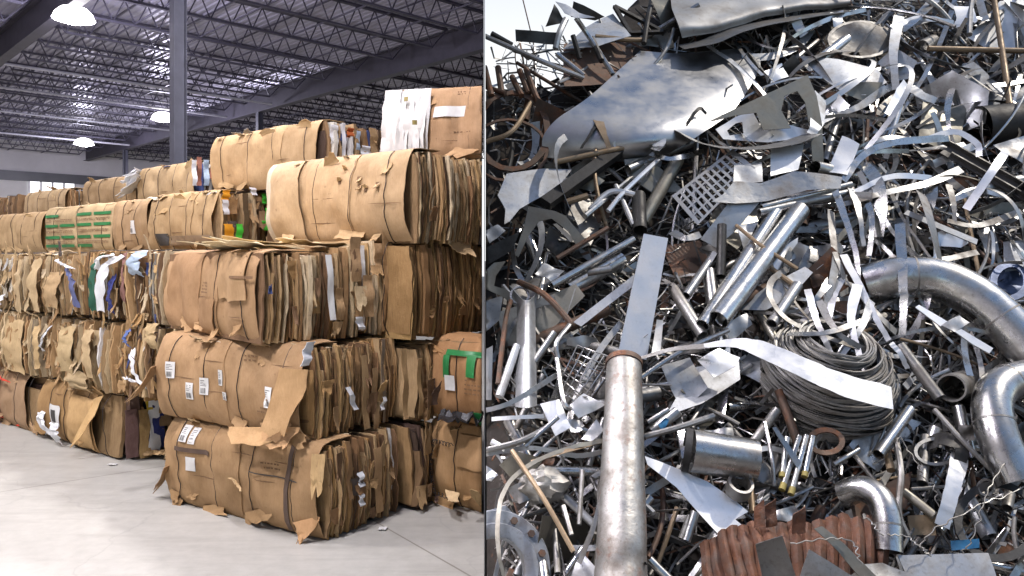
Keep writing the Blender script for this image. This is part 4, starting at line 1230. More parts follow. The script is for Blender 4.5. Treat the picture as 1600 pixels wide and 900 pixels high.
def inpoly(p, lp):
    ins = False
    for i in range(len(lp)):
        a, b_ = lp[i], lp[i - 1]
        if (a.y > p.y) != (b_.y > p.y) and p.x < (b_.x - a.x) * (p.y - a.y) / (b_.y - a.y) + a.x: ins = not ins
    return ins
def plate(label, cat, poly, mat, off=0.1, el=40, yaw=0, thick=0.004, bend=0.012, curl=0.0, holes=None, name='scrap_plate', ref=None, group=None, step=None, build=True):
    cx = sum(p[0] for p in poly) / len(poly); cy_ = sum(p[1] for p in poly) / len(poly)
    P0 = hp(cx, cy_, off); n = pn(el, yaw)
    if n.dot((P0 - CAM).normalized()) > -0.12:
        el = 20; n = pn(el, yaw)
    ux = Vector((0, 0, 1)).cross(n).normalized() * -1
    ux = n.cross(Vector((0, 0, 1))).normalized(); uy = n.cross(ux).normalized()
    def loc(p):
        d = Vector(((p[0] - 800) / F, 1, (HOR - p[1]) / F))
        t = (P0 - CAM).dot(n) / d.dot(n)
        q = CAM + d * t - P0
        return Vector((q.dot(ux), q.dot(uy)))
    loops = [[loc(p) for p in poly]] + [[loc(p) for p in h] for h in (holes or [])]
    size = max((a - b_).length for a in loops[0] for b_ in loops[0])
    st = step or size / 9
    V = []; E = []
    for lp in loops:
        b0 = len(V); W = []
        for i, p in enumerate(lp):
            q = lp[(i + 1) % len(lp)]
            k = max(1, int((q - p).length / st)) if len(lp) < 60 else 1
            for j in range(k): W.append(p.lerp(q, j / k))
        V += W
        E += [(b0 + i, b0 + (i + 1) % len(W)) for i in range(len(W))]
    xs = [p.x for p in loops[0]]; ys = [p.y for p in loops[0]]
    r = random.Random(int(cx * 7 + cy_ * 13))
    x = min(xs) + st * .5
    while x < max(xs):
        y = min(ys) + st * .5
        while y < max(ys):
            q = Vector((x + r.uniform(-.2, .2) * st, y + r.uniform(-.2, .2) * st))
            if min((q - p).length for p in V) > st * .35: V.append(q)
            y += st
        x += st
    res = delaunay_2d_cdt(V, E, [], 0, 1e-5)
    vs = res[0]
    fs = []
    for f in res[2]:
        c = sum((vs[i] for i in f), Vector((0, 0))) / len(f)
        if inpoly(c, loops[0]) and not any(inpoly(c, h) for h in loops[1:]): fs.append(f)
    ca, sa = math.cos(r.uniform(0, 6.3)), math.sin(r.uniform(0, 6.3))
    sd = r.uniform(0, 99)
    def lift(p):
        u = (p.x * ca + p.y * sa)
        return bend * 2 * nz(p.x / size * 2.2, p.y / size * 2.2, sd) + curl * (u / size * 2) ** 2
    mb = MB()
    top = [mb.vert(P0 + ux * p.x + uy * p.y + n * lift(p)) for p in vs]
    bot = [mb.vert(P0 + ux * p.x + uy * p.y + n * (lift(p) - thick)) for p in vs]
    cnt = {}
    for f in fs:
        mb.face([top[i] for i in f]); mb.face([bot[i] for i in reversed(f)])
        for i in range(len(f)):
            a, b_ = f[i], f[(i + 1) % len(f)]
            k = (min(a, b_), max(a, b_)); cnt[k] = None if k in cnt else (a, b_)
    for k, e in cnt.items():
        if e: mb.face((top[e[1]], top[e[0]], bot[e[0]], bot[e[1]]))
    if not build: return mb
    return put(mb, name, M[mat], label, cat, group, ref=(cx, cy_, ref) if ref else None)

def ribbon(label, cat, pts, wpx, mat, roll=0, twist=0, thick=0.003, n=None, name='steel_strip', ref=None, group=None, face='heap'):
    n = n or max(10, len(pts) * 7)
    C = cat_rom(P3(pts), n)
    k = len(pts)
    ws = [wpx] * k if isinstance(wpx, (int, float)) else wpx
    nr = []; wd = []
    for i in range(n):
        f = i / (n - 1)
        g_ = f * (k - 1); a = min(int(g_), k - 2); g_ -= a
        wpx_ = ws[a] * (1 - g_) + ws[a + 1] * g_
        t = (C[min(i + 1, n - 1)] - C[max(i - 1, 0)]).normalized()
        base = HN if face == 'heap' else (CAM - C[i]).normalized()
        nn = (base - t * base.dot(t)); nn = nn.normalized() if nn.length > 1e-4 else t.orthogonal().normalized()
        nn = Matrix.Rotation(R(roll + twist * f), 3, t) @ nn
        vis = abs(nn.dot((CAM - C[i]).normalized()))
        nr.append(nn); wd.append((C[i] - CAM).y / F * wpx_ / max(0.45, vis))
    sk = pts[0][0] * .37 + pts[0][1]
    for i in range(n):
        wd[i] *= 1 + .07 * nz(i * .35, 0, sk)
        C[i] = C[i] + HN * .005 * nz(i * .5, 1, sk) + HX * .004 * nz(i * .45, 2, sk)
    mb = MB(); mb.ribbon(C, nr, wd, thick)
    mid = pts[len(pts) // 2]
    return put(mb, name, M[mat], label, cat, group, ref=(mid[0], mid[1], ref) if ref else None, angle=30)

def pipe(label, cat, pts, rpx, mat, hollow=True, wall=0.006, seg=20, name='pipe', ref=None, group=None, n=None, parent=None, dent=None):
    n = n or (2 if len(pts) == 2 else len(pts) * 8)
    if dent: n = max(n, 24)
    C = cat_rom(P3(pts), n)
    k = len(pts)
    ws = [rpx] * k if isinstance(rpx, (int, float)) else rpx
    def rr(f):
        g_ = f * (k - 1); a = min(int(g_), k - 2); g_ -= a
        i = min(n - 1, int(round(f * (n - 1))))
        return (C[i] - CAM).y / F * (ws[a] * (1 - g_) + ws[a + 1] * g_)
    # constant radius unless several were given
    if isinstance(rpx, (int, float)):
        r0 = (sum(((p - CAM).y for p in C), 0.0) / n) / F * rpx
        rr = lambda f: r0
    mb = MB()
    if hollow: mb.tube(C, rr, wall, seg)
    else: mb.rod(C, rr, max(6, seg // 2))
    if dent: dent(mb)
    mid = pts[len(pts) // 2]
    return put(mb, name, M[mat], label, cat, group, parent, ref=(mid[0], mid[1], ref) if ref else None)

def seams(o, pts, rpx, fr, mat='dull'):
    C = cat_rom(P3(pts), len(pts) * 20)
    ys = [(p - CAM).y for p in cat_rom(P3(pts), 44)]
    r0 = sum(ys) / 44 / F * rpx
    for f in fr:
        i = int(f * (len(C) - 2)); t = (C[i + 1] - C[i]).normalized()
        mb = MB(); mb.tube([C[i] - t * .005, C[i] + t * .005], r0 * 1.018, r0 * .05, 40)
        put(mb, 'weld_seam', M[mat], None, None, parent=o)
def patch(label, cat, rows, mat, thick=0.004, sub=7, noise_amp=0.01, name='bent_sheet', ref=None, fn=None, group=None, angle=50):
    G = [P3(r) for r in rows]
    H_ = [cat_rom(r, (len(r) - 1) * sub + 1) for r in G]
    cols = list(zip(*H_))
    Cc = [cat_rom(list(c), (len(c) - 1) * sub + 1) for c in cols]
    P = [[Vector(p) for p in c] for c in Cc]
    for i, c in enumerate(P):
        for j, p in enumerate(c):
            P[i][j] = p + HN * noise_amp * 2 * nz(p.x * 5, p.y * 5, p.z * 5 + len(rows))
            if fn: P[i][j] = fn(i / (len(P) - 1), j / (len(c) - 1), P[i][j])
    mb = MB(); mb.grid(P, thick)
    m_ = rows[len(rows) // 2]; mid = m_[len(m_) // 2]
    return put(mb, name, M[mat], label, cat, group, ref=(mid[0], mid[1], ref) if ref else None, angle=angle)

# --- the mass of the heap: fines under the pieces
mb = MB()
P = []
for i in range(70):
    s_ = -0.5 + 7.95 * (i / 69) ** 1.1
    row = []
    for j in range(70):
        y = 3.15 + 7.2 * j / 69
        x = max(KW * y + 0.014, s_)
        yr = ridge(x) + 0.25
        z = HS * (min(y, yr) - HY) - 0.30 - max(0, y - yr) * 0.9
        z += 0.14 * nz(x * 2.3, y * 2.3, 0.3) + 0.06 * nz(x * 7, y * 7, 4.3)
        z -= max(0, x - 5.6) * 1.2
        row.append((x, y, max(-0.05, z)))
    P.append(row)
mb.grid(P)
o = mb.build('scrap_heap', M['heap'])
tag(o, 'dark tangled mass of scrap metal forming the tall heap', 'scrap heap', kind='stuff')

# --- tangle too small and too many to count: one object
def tangle(n, seed):
    r = random.Random(seed)
    mb = MB()
    mats = ['dark', 'dull', 'steel', 'rusty', 'bright', 'galv']
    wts = [0.20, 0.30, 0.24, 0.16, 0.04, 0.06]
    for k in range(n):
        px, py = (r.uniform(735, 1700) if r.random() < .78 else r.uniform(1650, 2150)), r.uniform(-30, 980)
        if py < skyline(px) + 6: continue
        p = hp(px, py, r.uniform(-0.27, -0.04))
        a = r.uniform(0, 2 * PI)
        d = (HX * math.cos(a) + HU * math.sin(a) + HN * r.gauss(0, .35)).normalized()
        L = r.uniform(.08, .55)
        cv = (HX * r.gauss(0, 1) + HU * r.gauss(0, 1) + HN * r.gauss(0, .6)) * L * .3 * (1 if r.random() < .5 else .1)
        pts = [p + d * L * (q - .5) + cv * (4 * (q - .5) ** 2) for q in (0, .25, .5, .75, 1)]
        if min(v.x - KW * v.y for v in pts) < 0.03: continue
        mb.mi = r.choices(range(6), wts)[0]
        u = r.random()
        if u < .52:
            nn = (HN + HX * r.gauss(0, .6) + HU * r.gauss(0, .6)).normalized()
            mb.ribbon(pts, [nn] * 5, [r.uniform(.006, .022)] * 5, .002)
        elif u < .94:
            mb.rod(pts, r.uniform(.002, .009), 6)
        else:
            nn = (HN + HX * r.gauss(0, .7) + HU * r.gauss(0, .7)).normalized()
            mb.ribbon(pts[1:4], [nn] * 3, [r.uniform(.03, .10)] * 3, .003)
    o = mb.build('scrap_tangle', [M[m_] for m_ in mats], None, (2, 5, 1), True)
    tag(o, 'countless small offcuts and wires filling the gaps of the scrap heap', 'scrap metal', kind='stuff')
def skyline(px):
    pts = [(740, 92), (800, 80), (860, 62), (900, 60), (950, 52), (1000, 45), (1035, 30), (1050, -60), (1700, -60)]
    for (a, b_) in zip(pts, pts[1:]):
        if a[0] <= px <= b_[0]:
            return a[1] + (b_[1] - a[1]) * (px - a[0]) / (b_[0] - a[0])
    return -60
tangle(6600, 5)

# --- large pieces you can point at
patch('largest folded grey sheet with stains along the very top of the heap', 'metal sheet',
      [[(1045, -22, .05), (1130, -30, .0), (1230, -34, -.05), (1345, -34, -.1)], [(1050, 12, .30), (1120, 2, .28), (1220, -6, .2), (1335, -14, .15)], [(1060, 40, .36), (1120, 34, .34), (1210, 12, .30), (1328, 2, .2)], [(1066, 60, .22), (1130, 48, .22), (1210, 24, .2), (1325, 10, .1)]],
      'stained', noise_amp=.008, ref='the stained sheet along the top')
ribbon('grey flange strip curving just under the stained top sheet', 'metal strip', [(1064, 74, .2), (1110, 64, .26), (1160, 44, .28), (1240, 28, .22), (1325, 16, .15)], [16, 18, 18, 16, 10], 'dull', roll=-25)
patch('huge bent sheet reflecting blue sky above a bright curved fold', 'metal sheet',
      [[(1000, 80, .02), (1060, 84, .02), (1115, 80, .0), (1170, 76, -.02)],
       [(965, 112, .12), (1040, 118, .12), (1110, 120, .10), (1188, 102, .04)],
       [(932, 142, .22), (1010, 154, .24), (1085, 166, .24), (1150, 168, .12)],
       [(905, 163, .31), (975, 178, .33), (1045, 192, .33), (1115, 196, .22)],
       [(868, 188, .30), (940, 204, .31), (1010, 218, .30), (1075, 222, .2)],
       [(848, 216, .20), (910, 228, .2), (985, 238, .18), (1050, 236, .1)],
       [(850, 246, .06), (905, 250, .06), (975, 252, .05), (1040, 248, .02)]],
      'sheen', noise_amp=.002, sub=6, ref='the huge bent blue sheet')
plate('dark pointed bracket plate with a notched cutout and a long arm', 'metal bracket', [(1102, 192), (1180, 155), (1262, 117), (1276, 150), (1284, 195), (1288, 268), (1271, 270), (1266, 205), (1258, 160), (1246, 142), (1226, 150), (1221, 172), (1236, 200), (1192, 203), (1182, 176), (1150, 180)], 'olive', .36, 14, 8, .006, .006, ref='the notched bracket plate')
plate('white curved panel with a window cut out below the bracket plate', 'metal panel', [(1118, 202), (1150, 182), (1175, 174), (1190, 200), (1232, 196), (1268, 204), (1268, 216), (1200, 222), (1130, 218)], 'white', .2, 22, 0, .004, .01, holes=[[(1136, 204), (1150, 192), (1160, 190), (1162, 208), (1140, 212)]])
ribbon('broad grey arched strip bowed across below the bracket plate', 'metal strip', [(1066, 208, .22), (1105, 226, .28), (1170, 232, .30), (1230, 224, .30), (1268, 210, .26)], [20, 24, 24, 23, 20], 'dull', roll=-38, ref='the broad arched strip')
holes = []
def quad(A, B, C, D, u, v):
    ax, ay = A[0] + (B[0] - A[0]) * u, A[1] + (B[1] - A[1]) * u
    dx, dy = D[0] + (C[0] - D[0]) * u, D[1] + (C[1] - D[1]) * u
    return (ax + (dx - ax) * v, ay + (dy - ay) * v)
qa = ((1050, 306), (1144, 233), (1180, 262), (1090, 352))
for i in range(11):
    for j in range(4):
        u0, u1 = .05 + i * .084, .05 + i * .084 + .05
        v0, v1 = .08 + j * .225, .08 + j * .225 + .185
        holes.append([quad(*qa, u0, v0), quad(*qa, u1, v0), quad(*qa, u1, v1), quad(*qa, u0, v1)])
plate('perforated grille plate with rows of slots', 'grille', list(qa), 'galv', .24, 34, -8, .004, .004, holes=holes, name='perforated_plate', ref='the slotted grille', step=.2)
plate('shiny folded strip lying across the right end of the slotted grille', 'metal strip', [(1128, 306), (1148, 282), (1190, 284), (1240, 268), (1316, 276), (1314, 294), (1260, 298), (1200, 312), (1150, 318), (1110, 318)], 'steel', .33, 26, 0, .004, .02, ref='the folded strip by the grille')
plate('blue tinted tab standing up from the folded strip', 'metal plate', [(1147, 258), (1190, 254), (1192, 284), (1147, 284)], 'galv', .30, 42, 0)
plate('square pale plate leaning right of the slotted grille', 'metal plate', [(1204, 232), (1257, 224), (1248, 264), (1205, 274)], 'white', .27, 30, 5)
plate('upright pale rectangular plate between strips and bracket arm', 'metal plate', [(1316, 212), (1343, 226), (1324, 274), (1292, 268)], 'white', .26, 34, -12)
plate('grey plate hanging below the slotted grille', 'metal plate', [(1140, 315), (1188, 315), (1150, 360), (1118, 388), (1094, 374)], 'galv', .16, 14, 0)
plate('pale angular plate beside the dark upright tube', 'metal plate', [(1150, 352), (1186, 345), (1162, 392)], 'galv', .16, 20, 10)
pipe('polished long pipe leaning in the middle with a dark end', 'pipe', [(1098, 508, .24), (1218, 322, .20)], 10.5, 'bright', ref='the polished middle pipes', seg=24)
pipe('thick polished pipe with an open cut lower end in the middle', 'pipe', [(1122, 500, .26), (1250, 328, .20)], 16, 'bright', seg=28)
pipe('short dark upright tube with an open top', 'tube', [(1128, 352, .24), (1126, 432, .12)], 7.5, 'dark', ref='the dark upright tube')
pipe('polished tube lying close above the thick polished pipe', 'tube', [(1186, 332, .24), (1330, 300, .20)], 6.5, 'steel')
pipe('second slim tube lying just under the folded strip', 'tube', [(1190, 324, .26), (1330, 288, .24)], 5, 'bright')
plate('long flat grey bar standing above the big round pipe', 'flat bar', [(1006, 365), (1044, 372), (1010, 562), (965, 556)], 'white', .22, 16, 3, .014, .004, ref='the long flat grey bar')
# big worn pipe in front
def dent(mb):
    for i, v in enumerate(mb.v):
        v = Vector(v); px, py = proj(v)
        q = sm(py, 835, 905)
        if q > 0:
            side = nz(px * .03, py * .02, 3)
            v += Vector((0.0, 0.07, 0.02)) * q * (0.5 + side) + Vector((0.03 * side, 0, 0)) * q
        v += Vector((0.004 * nz(px * .05, py * .01, 1), 0.004 * nz(px * .05, py * .012, 5), 0))
        mb.v[i] = tuple(v)
bp_ = pipe('thick worn steel pipe standing upright in front with rusty rim and dented foot', 'pipe', [(975, 566, .20), (974, 680, .24), (972, 800, .26), (971, 925, .26)], [27, 32, 37, 42], 'worn', seg=40, n=40, wall=.008, dent=dent, ref='the big upright pipe')
mb = MB()
c0 = hp(975, 566, .20); c1 = hp(975, 576, .205); r0 = (c0 - CAM).y / F * 27
ax = (c1 - c0).normalized()
mb.tube([c0 - ax * .004, c0 + ax * .028], r0 * 1.07, .014, 40)
put(mb, 'pipe_rim', M['rusty'], 'rusty rim', None, parent=bp_)
# wire coil
def coil():
    mb = MB()
    r = random.Random(8)
    C = hp(1292, 584, .04); s = (C - CAM).y / F
    ax = Vector((0.05, -0.50, 0.86)).normalized()
    e1 = Vector((1, 0, 0)); e1 = (e1 - ax * e1.dot(ax)).normalized(); e2 = ax.cross(e1)
    for k in range(150):
        lay = r.random()
        z = (r.random() - .60) * 165 * s
        prof_ = math.sqrt(max(0.05, 1 - ((z / s + 18) / 92) ** 2))
        rad = (101 + r.uniform(-9, 4)) * s * prof_
        ox, oy = r.gauss(0, 2) * s, r.gauss(0, 2) * s
        ph = r.uniform(0, 6.3); t1 = r.gauss(0, .05); t2 = r.gauss(0, .05)
        pts = []
        for q in range(40):
            a = 2 * PI * q / 40
            pts.append(C + e1 * (rad * math.cos(a) + ox) + e2 * (rad * math.sin(a) + oy) + ax * (z + rad * (t1 * math.cos(a) + t2 * math.sin(a)) + 2.5 * s * math.sin(3 * a + ph)))
        mb.rod(pts, r.uniform(1.5, 2.5) * s, 5, loop=True)
    for k in range(60):
        rad = r.uniform(15, 88) * s; z = (-52 + 62 * (rad / s / 88) ** 2 + r.uniform(-6, 6)) * s
        ph = r.uniform(0, 6.3); t1 = r.gauss(0, .12); t2 = r.gauss(0, .12)
        pts = [C + e1 * rad * math.cos(2 * PI * q / 32) + e2 * rad * math.sin(2 * PI * q / 32) + ax * (z + rad * (t1 * math.cos(2 * PI * q / 32) + t2 * math.sin(2 * PI * q / 32))) for q in range(32)]
        mb.rod(pts, r.uniform(1.6, 2.6) * s, 5, loop=True)
    return put(mb, 'wire_coil', M['dull'], 'round basket shaped coil of thick grey wire lying in the heap', 'wire coil', ref=(1292, 600, 'the round wire coil'))
coil()
ribbon('brilliant white broad strip lying across the wire coil', 'metal strip', [(1100, 540, .42), (1150, 536, .46), (1190, 546, .50), (1250, 572, .52), (1320, 602, .50), (1394, 622, .46)], [6, 14, 26, 30, 32, 30], 'white', roll=2, ref='the white strip on the coil')
ribbon('thin grey tail strip running left of the white strip', 'metal strip', [(1000, 560, .2), (1050, 546, .25), (1110, 540, .36)], [4, 6, 8], 'dull', roll=-20)
bigp = pipe('large polished curved pipe bending down at the right edge', 'curved pipe', [(1352, 446, .05), (1400, 434, .16), (1460, 436, .22), (1520, 462, .24), (1572, 506, .22), (1640, 580, .16)], 33, 'bright', seg=36, n=44, ref='the large curved pipe')
ub = pipe('bright u bend pipe standing at the lower right edge', 'curved pipe', [(1660, 588, .1), (1610, 590, .24), (1566, 602, .30), (1550, 634, .32), (1562, 690, .30), (1592, 752, .24)], 29, 'bright', seg=36, n=44, ref='the u bend pipe')
sel = pipe('small polished elbow beside the corrugated red sheet', 'elbow', [(1318, 772, .08), (1346, 764, .18), (1374, 780, .24), (1386, 815, .24), (1388, 862, .2)], 21, 'bright', seg=30, n=36, ref='the small elbow')
seams(bigp, [(1352, 446, .05), (1400, 434, .16), (1460, 436, .22), (1520, 462, .24), (1572, 506, .22), (1640, 580, .16)], 33, (.3, .78))
seams(ub, [(1660, 588, .1), (1610, 590, .24), (1566, 602, .30), (1550, 634, .32), (1562, 690, .30), (1592, 752, .24)], 29, (.36, .72))
seams(sel, [(1318, 772, .08), (1346, 764, .18), (1374, 780, .24), (1386, 815, .24), (1388, 862, .2)], 21, (.8,))
cyl = pipe('short polished steel cylinder with a black open end', 'cylinder', [(1080, 704, .24), (1180, 720, .22)], 33, 'bright', seg=40, n=12, ref='the polished cylinder')
pipe('black band', None, [(1068, 702, .236), (1079, 704, .239)], 33.6, 'black', seg=40, parent=cyl, name='black_band')
pipe('small thick steel ring below the polished cylinder', 'ring', [(1152, 768, .16), (1158, 754, .24)], 20, 'dull', wall=.014, seg=30, name='steel_ring', ref='the thick ring')
plate('bright curved plate sweeping right from the big upright pipe', 'metal plate', [(1008, 712), (1060, 732), (1105, 752), (1146, 782), (1168, 800), (1148, 812), (1158, 820), (1122, 836), (1096, 806), (1058, 762), (1012, 726)], 'white', .16, 34, 8, .004, .012, .03, ref='the bright curved plate')
for (a, b_, lb) in (((1230, 684), (1222, 745), 'leftmost of the thin rods with yellow tips'), ((1249, 682), (1222, 764), 'longest slanting thin rod with a yellow tip'), ((1260, 681), (1236, 771), 'thin yellow tipped rod crossed by a grey bar'), ((1270, 682), (1257, 744), 'rightmost of the thin rods with yellow tips')):
    o = pipe(lb, 'rod', [(*a, .2), (*b_, .2)], 4.6, 'bright', hollow=False, seg=20, name='steel_rod', group='rods with yellow tips')
    f = .90
    pipe(None, None, [(a[0] + (b_[0] - a[0]) * f, a[1] + (b_[1] - a[1]) * f, .2), (b_[0] + (b_[0] - a[0]) * .02, b_[1] + (b_[1] - a[1]) * .02, .2)], 5.2, 'yellow', hollow=False, seg=20, parent=o, name='yellow_tip')
HEROES.append((1245, 720, 'the yellow tipped rods'))
plate('grey tapered bar crossing the yellow tipped rods', 'flat bar', [(1207, 668), (1213, 667), (1252, 722), (1246, 732)], 'steel', .26, 25, 0, .008, 0)
pipe('thin yellow tipped rod standing by the thick ring', 'rod', [(1172, 758, .12), (1176, 800, .14)], 5, 'brown', hollow=False, name='steel_rod')
# corrugated red sheet
def corr(u, v, p):
    # u runs across the flutes
    k = v * 16 + .12 * nz(v * 9, 0, 2)
    f_ = k % 1
    q = f_ / .35 if f_ < .35 else 1 - (f_ - .35) / .65
    n_ = int(k)
    p = p + HU * (1 - u) ** 2 * .05 * nz(n_ * 1.7, 3, 1) + HX * .012 * nz(n_ * 2.1, u * 2, 4)
    return p + HN * (.034 * q * (1 + .5 * nz(n_ * 1.3, u * 1.5, 6)) + .018 * nz(u * 3, v * 4, 8) - .05 * (1 - u) ** 3 * abs(nz(n_ * 2.3, 1, 5)))
patch('corrugated red rusted sheet with torn upper edge at the bottom', 'corrugated sheet',
      [[(1094, 850, .16), (1150, 822, .20), (1230, 818, .20), (1310, 812, .20), (1388, 806, .18)],
       [(1098, 892, .16), (1160, 866, .22), (1235, 862, .24), (1310, 856, .24), (1388, 850, .18)],
       [(1108, 940, .12), (1170, 930, .2), (1240, 930, .22), (1310, 920, .22), (1388, 906, .14)]],
      'redrust', sub=34, noise_amp=0.0, fn=None if False else (lambda u, v, p: corr(v, u, p)), thick=.005, angle=22, name='corrugated_sheet', ref='the red corrugated sheet')
for k, (x, y) in enumerate(((1186, 790), (1204, 788), (1248, 800))):
    plate('torn red tip standing %s' % ('leftmost above the corrugated sheet', 'second above the corrugated sheet', 'alone above the middle of the corrugated sheet')[k], 'torn sheet', [(x - 8, y + 4), (x + 8, y - 10), (x + 10, y + 32), (x - 8, y + 36)], 'redrust', .3, 0, 20 * (k - 1), .004, .01, name='torn_tip')
plate('grey rectangular plate standing in front of the corrugated sheet', 'metal plate', [(1180, 850), (1222, 836), (1246, 910), (1194, 915)], 'dull', .42, 0, -8, .006, .008, .02)
plate('long pale strip slanting over the corrugated sheet', 'metal strip', [(1272, 826), (1284, 822), (1320, 850), (1375, 905), (1352, 910), (1310, 862)], 'olive', .42, 26, 5, .005, .006)
plate('dark triangular plate at the bottom under the slanting strip', 'metal plate', [(1264, 858), (1345, 908), (1246, 912)], 'dull', .42, 20, 0)
plate('wide pale plate lying at the bottom right', 'metal plate', [(1402, 868), (1544, 864), (1562, 915), (1425, 918)], 'galv', .22, 36, 0, .005, .008, ref='the wide bottom plate')
plate('rounded pale plate edge at the bottom middle', 'metal plate', [(1322, 905), (1350, 882), (1380, 878), (1420, 895), (1430, 915), (1330, 918)], 'dull', .34, 36, 0)
# flange
def flange():
    P0 = hp(776, 888, .16); n = pn(26, 14)
    s = (P0 - CAM).y / F
    ux = Vector((0, 0, 1)).cross(n).normalized(); uy = n.cross(ux)
    mb = MB(); N = 64
    P = []
    for (rad, h) in ((46, -.06), (46, .012), (50, .018), (66, .018), (68, .008), (86, .008), (88, 0.0), (88, -.03)):
        P.append([P0 + ux * rad * s * math.cos(2 * PI * k / N) + uy * rad * s * math.sin(2 * PI * k / N) + n * h for k in range(N + 1)])
    mb.grid(P)
    o = put(mb, 'pipe_flange', M['bluegrey'], 'blue grey round flange with rusty bolts in the lower left corner of the heap', 'flange', ref=(800, 850, 'the blue grey flange'))
    for k in range(14):
        a = 2 * PI * k / 14 + .2
        p = P0 + ux * 76 * s * math.cos(a) + uy * 76 * s * math.sin(a) + n * .006
        if p.x - KW * p.y < 0.05: continue
        mb = MB(); mb.rod([p, p + n * .018], .018, 6)
        put(mb, 'flange_bolt', M['rusty'], None, None, parent=o, smooth=False)
flange()
# crumpled pale lump
mb = MB(); r = random.Random(4)
C = hp(850, 758, .12); s = (C - CAM).y / F
P = []
for i in range(15):
    th = PI * i / 14
    P.append([C + HX * (38 * s * math.sin(th) * math.cos(2 * PI * j / 20) * (1 + .5 * nz(i * .5, j * .6, 1))) + HU * (26 * s * math.cos(th) * (1 + .4 * nz(i * .6, j * .5, 5))) + HN * (.09 * math.sin(th) * math.sin(2 * PI * j / 20) * (1 + .6 * nz(i * .7, j * .7, 9))) for j in range(21)])
mb.grid(P); put(mb, 'crumpled_foil', M['ash'], 'crumpled pale grey lump above the blue grey flange', 'foil lump', ref=(850, 758, 'the crumpled pale lump'))
plate('grey torn plate with a hooked lower corner at the left', 'metal plate', [(792, 270), (850, 262), (894, 264), (872, 292), (835, 312), (812, 326), (796, 346), (788, 350), (790, 326), (778, 304)], 'galv', .16, 30, 10, .004, .012, ref='the hooked torn plate')
mb = MB()
a, b_ = hp(852, 318, .22), hp(972, 232, .16)
mb.bar(a, b_, .085, .06, HN); put(mb, 'box_beam', M['dark'], 'dark box beam slanting up beside the hooked torn plate', 'beam', ref=(910, 275, 'the dark box beam'), smooth=False)
plate('small white end cap at the top of the dark box beam', 'metal cap', [(957, 224), (968, 213), (977, 226), (970, 230), (963, 234)], 'white', .26, 10, 0)
pipe('thin pinkish tube crossing below the huge bent sheet', 'tube', [(866, 254, .2), (940, 238, .22), (1016, 222, .2)], 4.5, 'brown', name='tube')
plate('arched dark grey plate like a horseshoe under the dark box beam', 'metal plate', [(826, 322), (866, 330), (884, 338), (902, 360), (922, 382), (904, 390), (888, 362), (862, 342), (842, 346), (826, 368), (810, 402), (804, 398), (818, 356)], 'olive', .2, 18, 0, .005, .008, ref='the horseshoe plate')
plate('black angular plate inside the horseshoe plate', 'metal plate', [(858, 352), (894, 376), (872, 402), (850, 384)], 'dark', .1, 10, 0)
plate('pale narrow bar on the black angular plate', 'flat bar', [(864, 350), (870, 349), (897, 373), (892, 378)], 'galv', .16, 25, 0, .006, 0)
pipe('bright chrome tube slanting left of the long flat bar', 'tube', [(862, 446, .2), (990, 374, .18)], 6, 'bright', ref='the slanting chrome tube')
pipe('stubby bright tube end beside the slanting chrome tube', 'tube', [(918, 426, .14), (954, 420, .16)], 6, 'steel')
plate('flat galvanised bar slanting behind the long flat grey bar', 'flat bar', [(896, 503), (908, 510), (998, 440), (996, 425)], 'galv', .15, 30, 0, .008, .003)
plate('blue tinted crumpled plate at the foot of the chrome tube', 'metal plate', [(836, 428), (850, 412), (882, 422), (866, 441)], 'galv', .14, 44, 0, .004, .02)
# angle iron with forked top
mb = MB()
for (a, b_, c_, d_) in (((808, 462), (822, 466), (824, 632), (806, 632)), ((822, 466), (837, 460), (838, 632), (824, 632))):
    pass
patch('pale upright angle iron with a flared forked top at the left', 'angle iron', [[(797, 446, .12), (822, 470, .24), (843, 452, .14)], [(808, 480, .14), (823, 484, .23), (836, 478, .15)], [(807, 560, .14), (823, 562, .22), (837, 558, .15)], [(806, 636, .14), (823, 638, .22), (838, 634, .15)]], 'galv', noise_amp=.002, name='angle_iron', ref='the forked angle iron')
plate('looped pale strap joining the forked top from the left', 'metal strap', [(757, 424), (772, 410), (790, 408), (775, 430), (772, 446), (790, 452), (812, 468), (806, 480), (784, 462), (757, 450)], 'olive', .15, 20, 0)
plate('olive triangular plate right of the forked angle iron', 'metal plate', [(838, 472), (900, 444), (914, 462), (884, 490), (838, 546)], 'olive', .08, 20, -10, .004, .01)
plate('pale vertical flat bar at the divide in the middle height', 'flat bar', [(760, 545), (770, 540), (768, 625), (757, 625)], 'galv', .12, 10, 0, .008, .003)
plate('light square plate tilted left of the big upright pipe', 'metal plate', [(844, 631), (874, 623), (892, 668), (868, 681)], 'white', .18, 36, 6, ref='the light square plate')
plate('gleaming bent plate right of the light square plate', 'metal plate', [(888, 634), (912, 614), (946, 633), (922, 644), (904, 652)], 'white', .22, 28, -6, .004, .02)
plate('small grey plate wedged under the gleaming bent plate', 'metal plate', [(908, 686), (932, 655), (944, 672), (925, 690)], 'galv', .18, 30, -10)
plate('small blue grey plate beside the light square plate', 'metal plate', [(884, 658), (906, 655), (910, 673), (892, 676)], 'galv', .15, 44, 0)
plate('dark folded plate below the light square plate', 'metal plate', [(780, 728), (805, 705), (850, 718), (830, 742), (800, 748)], 'olive', .1, 0, 0)
